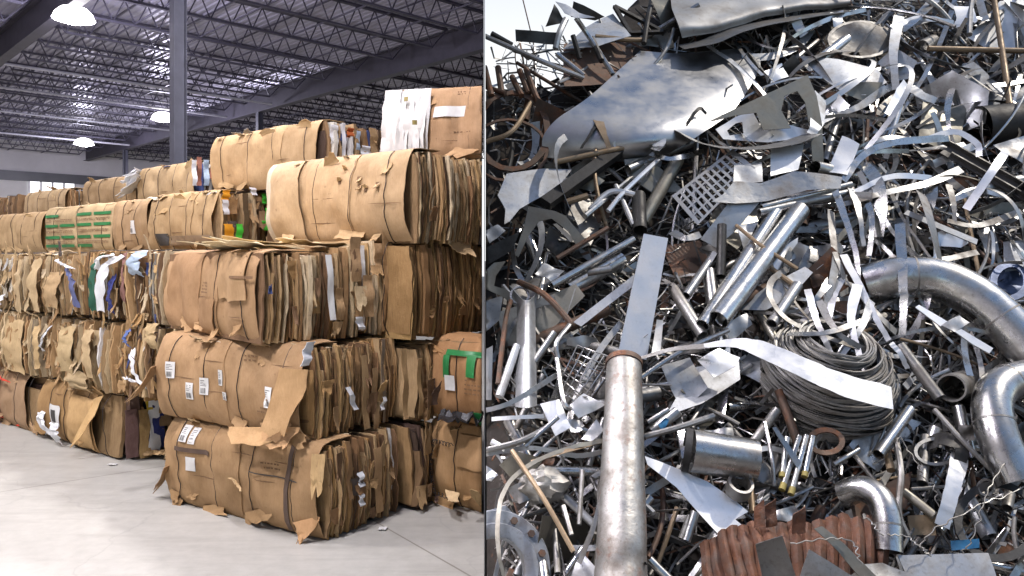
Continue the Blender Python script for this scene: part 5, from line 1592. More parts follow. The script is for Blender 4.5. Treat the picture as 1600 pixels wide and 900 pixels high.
# wire cage
def cage():
    mb = MB()
    A, B, C_, D = (872, 602), (902, 540), (966, 562), (910, 640)
    def pt(u, v, o): 
        q = quad(A, B, C_, D, u, v); return hp(q[0], q[1], .12 + o)
    for k in range(7):
        u = k / 6
        mb.rod(cat_rom([pt(u + .03 * nz(k, 1, 2), v, .06 * math.sin(PI * v) + .03 * nz(k, v * 3, 1)) for v in (0, .33, .66, 1)], 14), .0042, 6)
        mb.rod(cat_rom([pt(v, u + .03 * nz(k, 5, 2), .07 * math.sin(PI * v) + .03 * nz(k, v * 3, 7)) for v in (0, .33, .66, 1)], 14), .0042, 6)
    put(mb, 'wire_basket', M['bright'], 'crushed bright wire grid basket left of the big pipe top', 'wire basket', ref=(915, 590, 'the crushed wire basket'))
cage()
for (lb, pl, mt, el, yw, of) in (
    ('five sided pale plate left of the white strip', [(1090, 562), (1124, 545), (1156, 559), (1150, 572), (1116, 589)], 'white', 40, 0, .24),
    ('large pale triangular plate under the five sided plate', [(1032, 572), (1078, 558), (1106, 606), (1066, 642)], 'galv', 30, 0, .14),
    ('broad blue tinted plate beneath the five sided plate', [(1056, 576), (1154, 566), (1156, 594), (1096, 632), (1040, 650), (1062, 612)], 'galv', 46, 4, .10),
    ('grey angular plate below the thick polished pipe', [(1150, 484), (1202, 446), (1258, 416), (1270, 426), (1238, 462), (1196, 486)], 'galv', 34, -8, .14),
    ('short grey plate at the lower end of the polished pipes', [(1126, 510), (1168, 488), (1176, 506), (1144, 532)], 'galv', 30, 0, .14),
    ('pale corner plate behind the polished middle pipes', [(1202, 400), (1246, 372), (1244, 402), (1212, 424)], 'white', 30, 10, .05),
    ('narrow blue plate at the right of the long flat bar', [(1026, 500), (1036, 502), (1032, 552), (1018, 552)], 'galv', 46, 0, .1),
    ('bent blue plate high at the left skyline', [(880, 76), (915, 42), (958, 20), (986, 56), (930, 76)], 'galv', 44, 0, .1),
    ('dark rectangular sheet at the left skyline', [(805, 46), (872, 50), (876, 70), (806, 64)], 'dark', 0, 0, .1),
    ('dark triangular sheet pointing up at the left skyline', [(866, 6), (884, 34), (852, 42)], 'dark', 0, 20, .05),
    ('white curved sheet edge at the left skyline', [(868, 2), (884, 8), (905, 20), (930, 27), (900, 28), (882, 22)], 'white', 30, 0, .08),
    ('black roof shaped sheet beside the white curved edge', [(896, 2), (912, 8), (945, 26), (930, 32), (892, 26)], 'dark', -10, 0, .1),
    ('pale plate standing left of the stained top sheet', [(1016, -5), (1046, -8), (1056, 40), (1042, 52)], 'olive', 10, 20, .1),
    ('pale sheet with a turned up edge right of the notched bracket', [(1248, 88), (1310, 92), (1372, 106), (1386, 128), (1352, 150), (1322, 150), (1290, 126)], 'galv', 36, -10, .16),
    ('crumpled brownish sheet under the turned up sheet', [(1318, 146), (1340, 128), (1380, 128), (1378, 146), (1345, 156)], 'olive', 10, 0, .2),
    ('white tile like plate near the stained top sheet', [(1298, 18), (1318, 16), (1316, 44), (1302, 42)], 'white', 25, 0, .16),
    ('grey flap hanging from the stained top sheet', [(1236, 34), (1250, 28), (1262, 52), (1250, 60)], 'galv', 12, 0, .2),
    ('pale cut plate at the right of the huge sheet', [(1192, 112), (1222, 98), (1232, 120), (1200, 130)], 'white', 26, 0, .12),
    ('large pale sheet in the upper right corner', [(1512, 58), (1562, 2), (1610, -4), (1612, 70), (1560, 84)], 'white', 30, -10, .12),
    ('slanting pale strip plate in the upper right corner', [(1566, -4), (1580, -6), (1620, 40), (1620, 62)], 'white', 24, 0, .22),
    ('blue plate with an oval hole at the upper right', [(1475, 112), (1520, 98), (1560, 130), (1575, 160), (1520, 172), (1480, 150)], 'bluegrey', 30, 0, .05),
    ('dark blue tinted plate at the right edge', [(1568, 378), (1605, 372), (1605, 420), (1570, 425)], 'bluegrey', 40, 0, .1),
    ('bright slanted plate at the right edge below the dark tank', [(1552, 226), (1605, 210), (1610, 262)], 'steel', 30, 0, .1),
    ('pale crumpled plate right of the curled strips', [(1450, 372), (1478, 356), (1520, 376), (1500, 388), (1470, 384)], 'white', 20, 0, .06),
    ('grey sheet fragment at the right of the flat bar', [(1526, 362), (1552, 352), (1562, 392), (1540, 396)], 'galv', 40, 0, .06),
    ('grey square plate against the large curved pipe', [(1471, 508), (1500, 492), (1515, 504), (1490, 520)], 'galv', 34, 0, .30),
    ('brown wooden looking block at the lower right', [(1418, 806), (1460, 804), (1462, 836), (1424, 836)], 'brown', 10, 0, .1),
    ('square bracket plate left of the u bend pipe', [(1498, 664), (1522, 664), (1522, 688), (1500, 690)], 'dull', 12, 0, .16),
    ('dark olive sheet below the huge bent sheet', [(975, 250), (1005, 246), (1050, 275), (1068, 300), (1020, 302), (980, 275)], 'olive', 26, 0, .06),
    ('pale angular offcut left of the dark upright tube', [(902, 292), (925, 270), (945, 282), (925, 300)], 'olive', 10, 0, .08),
    ('round dark lid shaped plate by the horseshoe plate', [(930, 305), (945, 302), (957, 318), (952, 340), (935, 348), (925, 330)], 'rusty', 20, 0, .06),
    ('blue sheet scrap at the divide by the flange', [(757, 800), (790, 790), (800, 800), (770, 812)], 'bluegrey', 36, 0, .2),
    ('pale rounded plate at the divide above the flange', [(757, 728), (768, 732), (778, 742), (768, 752), (757, 750)], 'white', 34, 0, .16),
    ('grey wall of a crushed box left of the olive plate', [(757, 470), (786, 462), (780, 500), (757, 520)], 'galv', 20, 0, .04),
    ('blue tinted scrap sheet at the divide below mid height', [(757, 360), (778, 352), (790, 362), (765, 380)], 'bluegrey', 36, 0, .1),
    ('long dark sheet along the divide', [(757, 388), (812, 362), (800, 392), (757, 416)], 'dark', 10, 0, .1),
    ('small bright plate on the thick ring', [(1100, 672), (1145, 668), (1148, 682), (1104, 680)], 'steel', 40, 0, .1),
    ('crushed grey valve lump by the polished cylinder', [(1180, 728), (1196, 722), (1206, 744), (1192, 756), (1178, 748)], 'dull', 24, 0, .14),
    ('curved bright offcut above the corrugated sheet', [(1212, 798), (1240, 790), (1250, 800), (1232, 816), (1210, 812)], 'steel', 30, 0, .2)):
    plate(lb, 'metal plate', pl, mt, of, el, yw)
# bars and white pieces on the big curved pipe
plate('white short bar left of the grey square plate', 'flat bar', [(1430, 480), (1436, 476), (1480, 502), (1470, 510)], 'white', .3, 30, 0, .008, 0)
plate('white stepped bar right of the grey square plate', 'flat bar', [(1492, 518), (1502, 514), (1552, 544), (1546, 552), (1520, 538)], 'white', .3, 30, 0, .008, 0)
pipe('dark slanting rod below the round wire coil right side', 'rod', [(1406, 540, .2), (1468, 622, .18)], 9, 'dull', hollow=False, name='steel_rod', seg=24)
pipe('wide open pipe end facing forward left of the u bend pipe', 'pipe', [(1486, 606, .20), (1520, 596, -.2)], 21, 'dull', wall=.01, seg=32, ref='the open pipe end')
pipe('bright capped tube slanting left of the u bend pipe', 'tube', [(1372, 710, .2), (1422, 640, .16)], 9, 'bright', ref='the bright capped tube', seg=24)
pipe('thin pink tinted rod left of the bright capped tube', 'rod', [(1302, 726, .18), (1342, 702, .16)], 4, 'bright', hollow=False, name='steel_rod')
pipe('pinkish tube right of the polished middle pipes', 'tube', [(1206, 506, .22), (1246, 446, .2)], 9, 'steel', seg=24)
pipe('flared steel tube below the left pair of pipes', 'tube', [(1052, 452, .14), (1098, 524, .18)], 9, 'dull', seg=20)
pipe('slim bright tube above the flared steel tube', 'tube', [(1072, 462, .16), (1116, 398, .12)], 7, 'steel')
plate('rounded bright end piece below the thick polished pipe', 'metal cap', [(1118, 500), (1126, 482), (1136, 478), (1138, 492), (1126, 510)], 'bright', .3, 20, 20, .006, .02)
ribbon('pale flat strap with dark bars standing at the lower right', 'metal strap', [(1500, 712, .2), (1494, 740, .24), (1484, 780, .24), (1472, 822, .2)], [15, 17, 19, 20], 'white', roll=-8, ref='the pale strap')
ribbon('dark belt looping over the pale strap', 'belt', [(1448, 694, .1), (1475, 686, .2), (1502, 700, .24), (1498, 730, .2)], [16, 18, 18, 16], 'dark', roll=-20, name='belt')
for (x, y, rx, ry, mt, lb, w_) in ((1462, 706, 32, 20, 'dull', 'thin hoop ring behind the dark belt', 5), (1558, 815, 62, 58, 'dark', 'large dark wheel rim at the lower right corner', 12), (1540, 762, 13, 12, 'dull', 'small thick ring below the u bend pipe', 4), (1545, 322, 58, 30, 'steel', 'oval hoop of strip at the right edge', 5), (800, 205, 56, 60, 'rusty', 'rusty wheel hoop at the upper left of the heap', 10), (795, 235, 60, 48, 'rusty', 'thin rusty inner hoop below the wheel hoop', 5), (1345, 62, 50, 28, 'dull', 'woven round disc rim near the stained top sheet', 5), (1578, 440, 26, 26, 'navy', 'dark blue drum rim at the right edge', 10), (1290, 690, 26, 18, 'rusty', 'small rusty clamp ring below the wire coil', 8), (812, 462, 14, 13, 'steel', 'small bright ring inside the forked top', 3)):
    pts = [(x + rx * math.cos(2 * PI * k / 20), y + ry * math.sin(2 * PI * k / 20), .14) for k in range(20)]
    C = P3(pts); mb = MB()
    s = (C[0] - CAM).y / F
    ring_ = [HN * 0 for _ in C]
    def rf(i, p, t, a, b_2):
        nn = (HN - t * HN.dot(t)).normalized(); sd = t.cross(nn)
        return [p - sd * w_ * s * .5 - nn * .006, p + sd * w_ * s * .5 - nn * .006, p + sd * w_ * s * .5 + nn * .006, p - sd * w_ * s * .5 + nn * .006]
    mb.sweep(C, rf, True, False, True)
    put(mb, 'metal_hoop', M[mt], lb, 'hoop', ref=(x, y, 'the ' + ' '.join(lb.split()[:4])) if rx > 45 and 'drum' not in lb else None)
plate('woven round disc of grey mesh near the top right', 'mesh disc', [(1345 + 48 * math.cos(2 * PI * k / 24), 62 + 27 * math.sin(2 * PI * k / 24)) for k in range(24)], 'dull', .12, 22, 0, .004, .02)
# dark tank and beam at the right edge
tk = pipe('dark rounded tank end at the right edge', 'tank', [(1530, 200, .0), (1650, 190, .05)], 34, 'dark', seg=32, name='tank')
pipe(None, None, [(1581, 208, .10), (1590, 204, -.02)], 12, 'olive', wall=.014, seg=24, parent=tk, name='tank_outlet')
HEROES.append((1560, 205, 'the dark tank'))
mb = MB()
a, b_ = hp(1478, 232, .16), hp(1620, 312, .18)
mb.bar(a, b_, .16, .012, HN); mb.bar(a + HU * .075 + HN * .01, b_ + HU * .075 + HN * .01, .012, .05, HN); mb.bar(a - HU * .075 + HN * .01, b_ - HU * .075 + HN * .01, .012, .05, HN)
put(mb, 'channel_beam', M['dark'], 'dark channel beam slanting down at the right edge', 'beam', ref=(1545, 272, 'the dark channel beam'), smooth=False)
pipe('golden brown rod lying across the upper right', 'rod', [(1450, 76, .22), (1620, 80, .24)], 4.5, 'brown', hollow=False, name='steel_rod', ref='the golden rod')
pipe('brown upright rod in the upper right corner', 'rod', [(1552, -10, .2), (1566, 80, .26), (1578, 164, .2)], 4.5, 'brown', hollow=False, name='steel_rod')
plate('dark blue drum body at the right edge', 'drum', [(1540, 436), (1560, 420), (1605, 418), (1605, 470), (1575, 462)], 'navy', .02, 30, 0, .02, .02, name='drum')
# the curled strips, right of centre
curl = [
    ([(1303, 293, .25), (1322, 345, .3), (1338, 400, .26), (1342, 452, .16)], 7, 'bright', 10, 'long curled strip hanging from the upright pale plate'),
    ([(1328, 290, .22), (1342, 330, .28), (1350, 385, .18)], 6, 'steel', -20, 'short curled strip right of the long hanging strip'),
    ([(1345, 290, .2), (1362, 340, .26), (1358, 400, .2)], 6, 'bright', 15, 'bright bowed strip left of the flat bar'),
    ([(1298, 330, .2), (1304, 390, .26), (1324, 446, .2)], 6, 'dull', -25, 'dull bowed strip at the left of the curled strips'),
    ([(1318, 398, .26), (1345, 450, .3), (1370, 500, .3), (1389, 532, .26)], 8, 'white', 5, 'white bent strip running down to the wire coil'),
    ([(1392, 536, .26), (1406, 552, .26), (1418, 576, .2)], 7, 'white', 5, 'short white strip end below the white bent strip'),
    ([(1406, 350, .26), (1410, 420, .34), (1412, 470, .36), (1410, 524, .3)], 9, 'bright', 25, 'upright strip crossing the large curved pipe'),
    ([(1290, 482, .2), (1302, 430, .25), (1312, 380, .2)], 8, 'steel', 10, 'upright strip above the round wire coil'),
    ([(1240, 505, .2), (1256, 542, .22), (1264, 556, .18)], 6, 'galv', 20, 'short pale strip just above the white strip'),
    ([(1310, 420, .2), (1285, 455, .26), (1258, 490, .2)], 7, 'bright', -15, 'slanting bright strip above the coil left side'),
    ([(1318, 428, .2), (1300, 470, .22), (1292, 540, .18)], 8, 'galv', 15, 'pale strip standing in the middle of the wire coil'),
    ([(1326, 440, .22), (1372, 492, .28), (1400, 520, .2)], 7, 'dull', -30, 'dark strip slanting behind the white bent strip'),
    ([(1262, 452, .3), (1276, 500, .32), (1300, 556, .26)], 8, 'galv', 20, 'leftmost pale strip dropping into the wire coil'),
    ([(1362, 470, .3), (1344, 515, .34), (1312, 560, .26)], 7, 'steel', -20, 'steel strip dropping into the wire coil from the right'),
    ([(1280, 470, .3), (1310, 520, .36), (1368, 556, .28)], 8, 'dull', 15, 'dull strip lying across the wire coil opening'),
    ([(1232, 522, .3), (1290, 520, .38), (1352, 500, .32)], 6, 'bright', -30, 'bright thin strip arching over the wire coil opening'),
    ([(1340, 445, .3), (1330, 500, .36), (1345, 562, .28)], 9, 'white', 10, 'pale broad strip standing inside the wire coil'),
    ([(1230, 420, .2), (1205, 440, .25), (1206, 470, .28), (1240, 505, .26), (1330, 540, .3), (1396, 556, .2)], 6, 'dull', -25, 'long looping dull strip round the coil top'),
    ([(1318, 282, .2), (1350, 242, .28), (1400, 222, .32), (1482, 216, .24)], 8, 'bright', 10, 'highest arched strip at the right'),
    ([(1336, 300, .22), (1392, 276, .3), (1456, 278, .24)], 7, 'white', 5, 'middle arched strip at the right'),
    ([(1308, 322, .2), (1380, 302, .28), (1450, 286, .28), (1502, 264, .2)], 7, 'steel', -15, 'lowest arched strip at the right'),
    ([(1438, 222, .22), (1490, 206, .3), (1526, 224, .32), (1530, 244, .26)], 8, 'white', 10, 'hooked white strip above the dark channel beam'),
    ([(1310, 255, .2), (1345, 238, .24), (1420, 236, .22)], 6, 'bright', 20, 'bright strip just under the highest arched strip'),
    ([(1490, 312, .2), (1530, 298, .26), (1570, 306, .2)], 7, 'bright', 0, 'bright arched strip below the dark channel beam'),
    ([(1480, 345, .2), (1530, 352, .24), (1596, 330, .2)], 6, 'dull', -10, 'dull strip sagging at the right edge'),
    ([(1452, 286, .2), (1456, 310, .28), (1452, 334, .24)], 9, 'bright', 20, 'short upright strip below the arched strips'),
    ([(1482, 288, .2), (1490, 320, .24), (1492, 350, .2)], 5, 'dull', 0, 'thin dull strip hanging below the arched strips'),
    ([(1372, 418, .2), (1450, 410, .24), (1528, 394, .2)], 6, 'dull', -20, 'grey strip lying along the top of the large curved pipe'),
    ([(1342, 268, .2), (1380, 340, .24), (1404, 372, .2)], 6, 'steel', 20, 'slanting strip between the arched strips and flat bar'),
    ([(1268, 210, .26), (1276, 190, .3), (1282, 150, .24)], 12, 'galv', 10, 'pale strip end along the bracket plate arm'),
    ([(1022, 198, .2), (1030, 225, .28), (1026, 232, .24)], 12, 'white', 10, 'short white strip at the foot of the huge sheet'),
    ([(1016, 240, .2), (1050, 248, .26), (1100, 236, .2)], 6, 'bright', 0, 'bright looping strip above the grille'),
    ([(1050, 362, .16), (1070, 372, .22), (1095, 366, .2)], 8, 'steel', 0, 'bent strip below the grille at its left'),
    ([(790, 910, .26), (778, 850, .3), (786, 770, .26), (830, 725, .24), (890, 700, .24), (945, 688, .2)], 6, 'olive', -10, 'long hose like strip curving over the flange'),
    ([(940, 690, .2), (880, 706, .24), (830, 722, .22)], 5, 'brown', -10, 'yellowish strip reaching the big pipe from the left'),
    ([(905, 880, .24), (935, 800, .28), (940, 752, .2)], 8, 'dull', 0, 'dark bar leaning against the foot of the big pipe'),
    ([(757, 642, .2), (800, 628, .24), (870, 586, .2)], 7, 'galv', 20, 'pale strip running from the divide to the wire basket'),
    ([(768, 655, .2), (810, 652, .22), (850, 650, .2)], 6, 'white', 10, 'bright level bar left of the light square plate'),
    ([(757, 710, .18), (830, 700, .22), (900, 712, .2), (945, 705, .2)], 7, 'galv', 20, 'long pale strip left of the big pipe at knee height'),
    ([(930, 178, .3), (942, 205, .36), (952, 232, .3)], 7, 'brown', -10, 'brown bar leaning on the huge bent sheet'),
    ([(940, 180, .3), (925, 205, .34), (908, 232, .3)], 3, 'dark', 0, 'thin dark bar leaning on the huge bent sheet'),
    ([(1072, 196, .3), (1092, 170, .36), (1104, 178, .3)], 4, 'dark', 0, 'dark bent rod on the right of the huge sheet'),
    ([(1405, 25, .2), (1396, 80, .26), (1400, 140, .2)], 7, 'galv', 0, 'upright galvanised strip near the top right'),
    ([(1460, 0, .2), (1430, 30, .26), (1408, 50, .2)], 7, 'bright', 10, 'slanting bright strip near the top right'),
    ([(1400, 40, .2), (1440, 28, .26), (1490, 36, .2)], 7, 'white', 10, 'arched white strip near the top right'),
    ([(1505, 10, .2), (1510, 30, .2), (1505, 40, .2)], 14, 'white', 10, 'short white tab near the golden rod'),
    ([(1388, 180, .2), (1405, 150, .24), (1418, 132, .2)], 9, 'white', 10, 'slanting white strip in the upper right middle'),
    ([(1420, 135, .22), (1440, 148, .24), (1462, 158, .2)], 10, 'galv', 0, 'grey strip continuing from the slanting white strip'),
    ([(1310, 180, .2), (1345, 165, .24), (1385, 138, .2)], 7, 'steel', 10, 'steel strip along the turned up sheet'),
]
for (pts, w_, mt, rl, lb) in curl:
    ribbon(lb, 'metal strip', pts, w_, mt, roll=rl, twist=25, group='strips bent over the scrap heap')
HEROES += [(1345, 360, 'the curled strips'), (1400, 250, 'the arched strips'), (1080, 200, 'the huge sheet right end')]
plate('flat pale bar slanting right of the curled strips', 'flat bar', [(1412, 334), (1418, 328), (1528, 374), (1526, 382)], 'galv', .28, 30, 0, .008, 0, ref='the slanting flat bar')
# rods and tubes with a place of their own
rods = [
    ([(757, 56, .1), (845, 95, .2), (912, 122, .16)], 4, 'steel', 'long pale rod sloping down from the left skyline'),
    ([(768, 52, .1), (800, 70, .12)], 4, 'dark', 'short dark angle sticking out at the left skyline'),
    ([(870, 84, .14), (912, 118, .18)], 4, 'bright', 'bright short rod beside the long sloping rod'),
    ([(868, 76, .16), (874, 52, .16), (884, 30, .12)], 5, 'galv', 'perforated upright bar at the left skyline'),
    ([(900, 28, .12), (922, 60, .16), (958, 116, .14)], 4, 'bright', 'thin bright rod slanting at the skyline'),
    ([(895, 55, .12), (906, 92, .16)], 4, 'dark', 'dark stub rod at the skyline'),
    ([(930, 57, .1), (980, 62, .12), (1010, 62, .1)], 4, 'brown', 'level brownish rod at the skyline'),
    ([(925, 60, .14), (940, 95, .18)], 5, 'dark', 'thick dark rod end left of the huge sheet'),
    ([(1020, -5, .12), (1012, 30, .16), (1006, 68, .12)], 4, 'dark', 'upright black rod left of the stained sheet'),
    ([(800, 120, .12), (815, 150, .16)], 5, 'rusty', 'first rusty finger bar at the left of the heap'),
    ([(812, 110, .12), (826, 146, .16)], 5, 'rusty', 'second rusty finger bar beside the first'),
    ([(778, 105, .12), (784, 145, .16)], 5, 'rusty', 'rusty bar standing left of the finger bars'),
    ([(757, 105, .12), (768, 150, .16)], 5, 'rusty', 'rusty bar standing nearest the divide'),
    ([(757, 135, .14), (790, 146, .18)], 4, 'rusty', 'level rusty bar across the finger bars'),
    ([(822, 108, .14), (838, 152, .18), (846, 162, .16)], 5, 'rusty', 'dark rusty hooked bar right of the finger bars'),
    ([(760, 222, .1), (800, 205, .18), (830, 160, .14)], 4, 'brown', 'curved pinkish rod inside the rusty hoop'),
    ([(800, 704, .24), (850, 780, .28), (896, 862, .26)], 4, 'brown', 'golden rod slanting above the flange'),
    ([(768, 690, .2), (790, 702, .2)], 5, 'white', 'stubby white rod end near the divide'),
    ([(905, 820, .2), (910, 735, .22)], 4, 'dull', 'upright dull rod left of the big pipe'),
    ([(880, 790, .2), (893, 836, .2)], 4, 'steel', 'short rod between golden rod and big pipe'),
    ([(755, 705, .2), (812, 690, .24), (856, 668, .2)], 5, 'dull', 'tube leading to the light square plate'),
    ([(820, 698, .22), (872, 652, .24)], 4, 'steel', 'thin rod crossing the light square plate'),
    ([(1008, 682, .2), (1060, 668, .24), (1115, 650, .2)], 5, 'dull', 'straight rod running right from the big pipe'),
    ([(1010, 790, .14), (1022, 802, .16)], 4, 'white', 'tiny white rod end right of the big pipe'),
    ([(1072, 845, .16), (1086, 800, .2)], 7, 'steel', 'stubby bright tube under the bright curved plate'),
    ([(1064, 842, .16), (1078, 806, .18)], 5, 'dull', 'dull tube beside the stubby bright tube'),
    ([(1012, 660, .2), (1045, 640, .24)], 4, 'steel', 'short bright rod right of the big pipe rim'),
    ([(1002, 590, .2), (1060, 552, .26), (1138, 516, .24)], 4, 'bright', 'forked thin rod passing under the white strip'),
    ([(1195, 660, .16), (1206, 715, .2), (1210, 760, .16)], 3, 'steel', 'thin rod left of the yellow tipped rods'),
    ([(1460, 640, .2), (1505, 690, .24), (1550, 735, .2)], 4, 'dull', 'long thin rod slanting below the open pipe end'),
    ([(1400, 685, .18), (1408, 740, .22), (1404, 800, .2), (1418, 838, .18)], 5, 'dull', 'bent brown rod right of the small elbow'),
    ([(1412, 768, .14), (1460, 806, .18)], 7, 'olive', 'dull pipe slanting behind the brown block'),
    ([(1385, 700, .12), (1392, 735, .16)], 6, 'brown', 'short brown rod under the bright capped tube'),
    ([(1170, 388, .16), (1206, 420, .2), (1250, 452, .18)], 4, 'brown', 'brown rod crossing over the polished middle pipes'),
    ([(1150, 352, .26), (1190, 384, .3), (1246, 420, .24)], 3, 'brown', 'bent thin brown rod over the polished pipes'),
    ([(950, 330, .16), (975, 300, .2), (1030, 248, .18)], 4, 'white', 'white forked rod above the dark upright pipe'),
    ([(885, 316, .16), (918, 306, .18)], 5, 'brown', 'short pale rod end near the dark box beam'),
    ([(922, 328, .16), (955, 300, .2), (1000, 306, .18)], 5, 'white', 'bent white rod near the dark box beam'),
    ([(962, 290, .14), (990, 352, .18)], 4, 'galv', 'thin pale rod right of the round lid'),
    ([(998, 305, .16), (1000, 360, .18)], 11, 'dark', 'dark upright pipe with open end above the flat bar'),
    ([(870, 404, .14), (950, 356, .18)], 4, 'rusty', 'rusty bar above the slanting chrome tube'),
    ([(810, 440, .14), (850, 460, .2), (888, 500, .18), (890, 510, .16)], 5, 'rusty', 'bent rusty rod left of the flat galvanised bar'),
    ([(872, 560, .2), (870, 535, .24), (890, 508, .2)], 4, 'bright', 'bent bright rod by the wire basket'),
    ([(870, 560, .2), (880, 625, .24), (892, 640, .2)], 4, 'bright', 'bright rod down the wire basket side'),
    ([(798, 470, .16), (790, 500, .2), (778, 600, .16)], 4, 'rusty', 'rusty upright rod left of the angle iron'),
    ([(780, 620, .14), (808, 540, .18)], 7, 'galv', 'galvanised bar leaning left of the angle iron'),
    ([(835, 566, .14), (866, 520, .18)], 6, 'steel', 'steel bar leaning right of the angle iron'),
]
for (pts, w_, mt, lb) in rods:
    pipe(lb, 'rod', pts, w_, mt, hollow=w_ > 8, seg=16 if w_ < 6 else 24, name='steel_rod' if w_ <= 8 else 'pipe', group='rods sticking in the scrap heap')
# twisted wires at the lower right
for (pts, lb) in (([(1582, 708, .34), (1560, 738, .36), (1543, 768, .38), (1530, 810, .38), (1515, 850, .36), (1502, 864, .34)], 'crinkled grey wire hanging in front of the dark wheel rim'),
                  ([(1606, 756, .3), (1570, 776, .34), (1540, 784, .36), (1500, 806, .36), (1462, 826, .36), (1440, 850, .34), (1450, 866, .3)], 'crinkled grey wire crossing towards the wide bottom plate'),
                  ([(1402, 690, .2), (1408, 684, .24), (1416, 700, .24), (1434, 725, .24), (1442, 745, .22), (1460, 762, .2), (1464, 790, .18)], 'wavy grey wire beside the pale strap'),
                  ([(1386, 836, .36), (1415, 838, .36), (1440, 856, .36), (1452, 868, .34)], 'short grey wire right of the corrugated sheet'),
                  ([(1350, 810, .38), (1352, 806, .38), (1378, 836, .38)], 'thin grey wire on the corrugated sheet'),
                  ([(1235, 850, .46), (1290, 842, .46), (1330, 846, .46), (1345, 880, .46)], 'thin wire lying across the corrugated sheet')):
    C = cat_rom(P3(pts), 60)
    for i, p in enumerate(C): C[i] = p + HX * .004 * math.sin(i * 1.1) + HU * .004 * math.cos(i * .8) + HX * .012 * nz(i * .35, 0, 3)
    mb = MB(); mb.rod(C, .003, 6); put(mb, 'wire', M['dull'], lb, 'wire', 'crinkled wires in the scrap heap')
plate('blue plastic scrap right of the big upright pipe', 'plastic scrap', [(1028, 664), (1040, 652), (1046, 656), (1036, 676)], 'blue', .2, 20, 0, .006, .01, name='plastic_scrap')
plate('blue plastic box edge at the bottom right', 'plastic scrap', [(1486, 845), (1530, 842), (1530, 856), (1488, 860)], 'blue', .16, 20, 0, .01, .006, name='plastic_scrap')
plate('orange rag scrap above the curled strips', 'plastic scrap', [(1265, 432), (1290, 424), (1294, 440), (1272, 450)], 'rusty', .14, 20, 0, .006, .02, name='plastic_scrap')
# open dark frame on the skyline
mb = MB()
fr = [hp(960, 10, .08), hp(1002, 32, .1), hp(1036, 50, .1), hp(985, 52, .1)]
for i in range(4): mb.bar(fr[i], fr[(i + 1) % 4], .03, .03, HN)
put(mb, 'scrap_bracket', M['dark'], 'dark open frame tilted on the skyline left of the stained sheet', 'bracket', smooth=False)

# --- the rest of the loose pieces one can still count
def describe(kind, mat, L, cv, p0, p1, c):
    dx, dy = p1[0] - p0[0], p1[1] - p0[1]
    if dy > 0: dx, dy = -dx, -dy
    an = math.degrees(math.atan2(-dy, dx))
    lean = 'level' if an < 18 or an > 162 else 'upright' if 72 < an < 108 else 'right leaning' if an <= 72 else 'left leaning'
    size = 'tiny' if L < 35 else 'short' if L < 65 else 'medium' if L < 105 else 'long'
    tone = {'bright': 'shiny', 'steel': 'steel', 'galv': 'galvanised', 'dull': 'dull grey', 'white': 'pale', 'rusty': 'rusty', 'brown': 'brown', 'olive': 'dark grey', 'dark': 'blackish', 'bluegrey': 'bluish'}[mat]
    shape = ' curved' if cv else ''
    hs = sorted(HEROES, key=lambda h: (h[0] - c[0]) ** 2 + (h[1] - c[1]) ** 2)
    def rel(h):
        ddx, ddy = c[0] - h[0], c[1] - h[1]
        a = math.degrees(math.atan2(-ddy, ddx)) % 360
        return ['right of', 'up right of', 'above', 'up left of', 'left of', 'down left of', 'below', 'down right of'][int((a + 22.5) % 360 // 45)] + ' ' + h[2]
    lb = '%s %s%s %s %s %s' % (size, tone, shape, lean, kind, rel(hs[0]))
    if lb in USED or len(lb.split()) < 9:
        far = {('right of', 1): 1}
        l2 = lb
        for h in hs[1:5]:
            e = ' near ' + h[2]
            if len((l2 + e).split()) <= 16 and (l2 + e) not in USED:
                l2 = l2 + e; break
        if lb in USED: lb = l2
    if len(lb.split()) > 16: lb = ' '.join(lb.split()[1:])
    USED[lb] = USED.get(lb, 0) + 1
    return lb

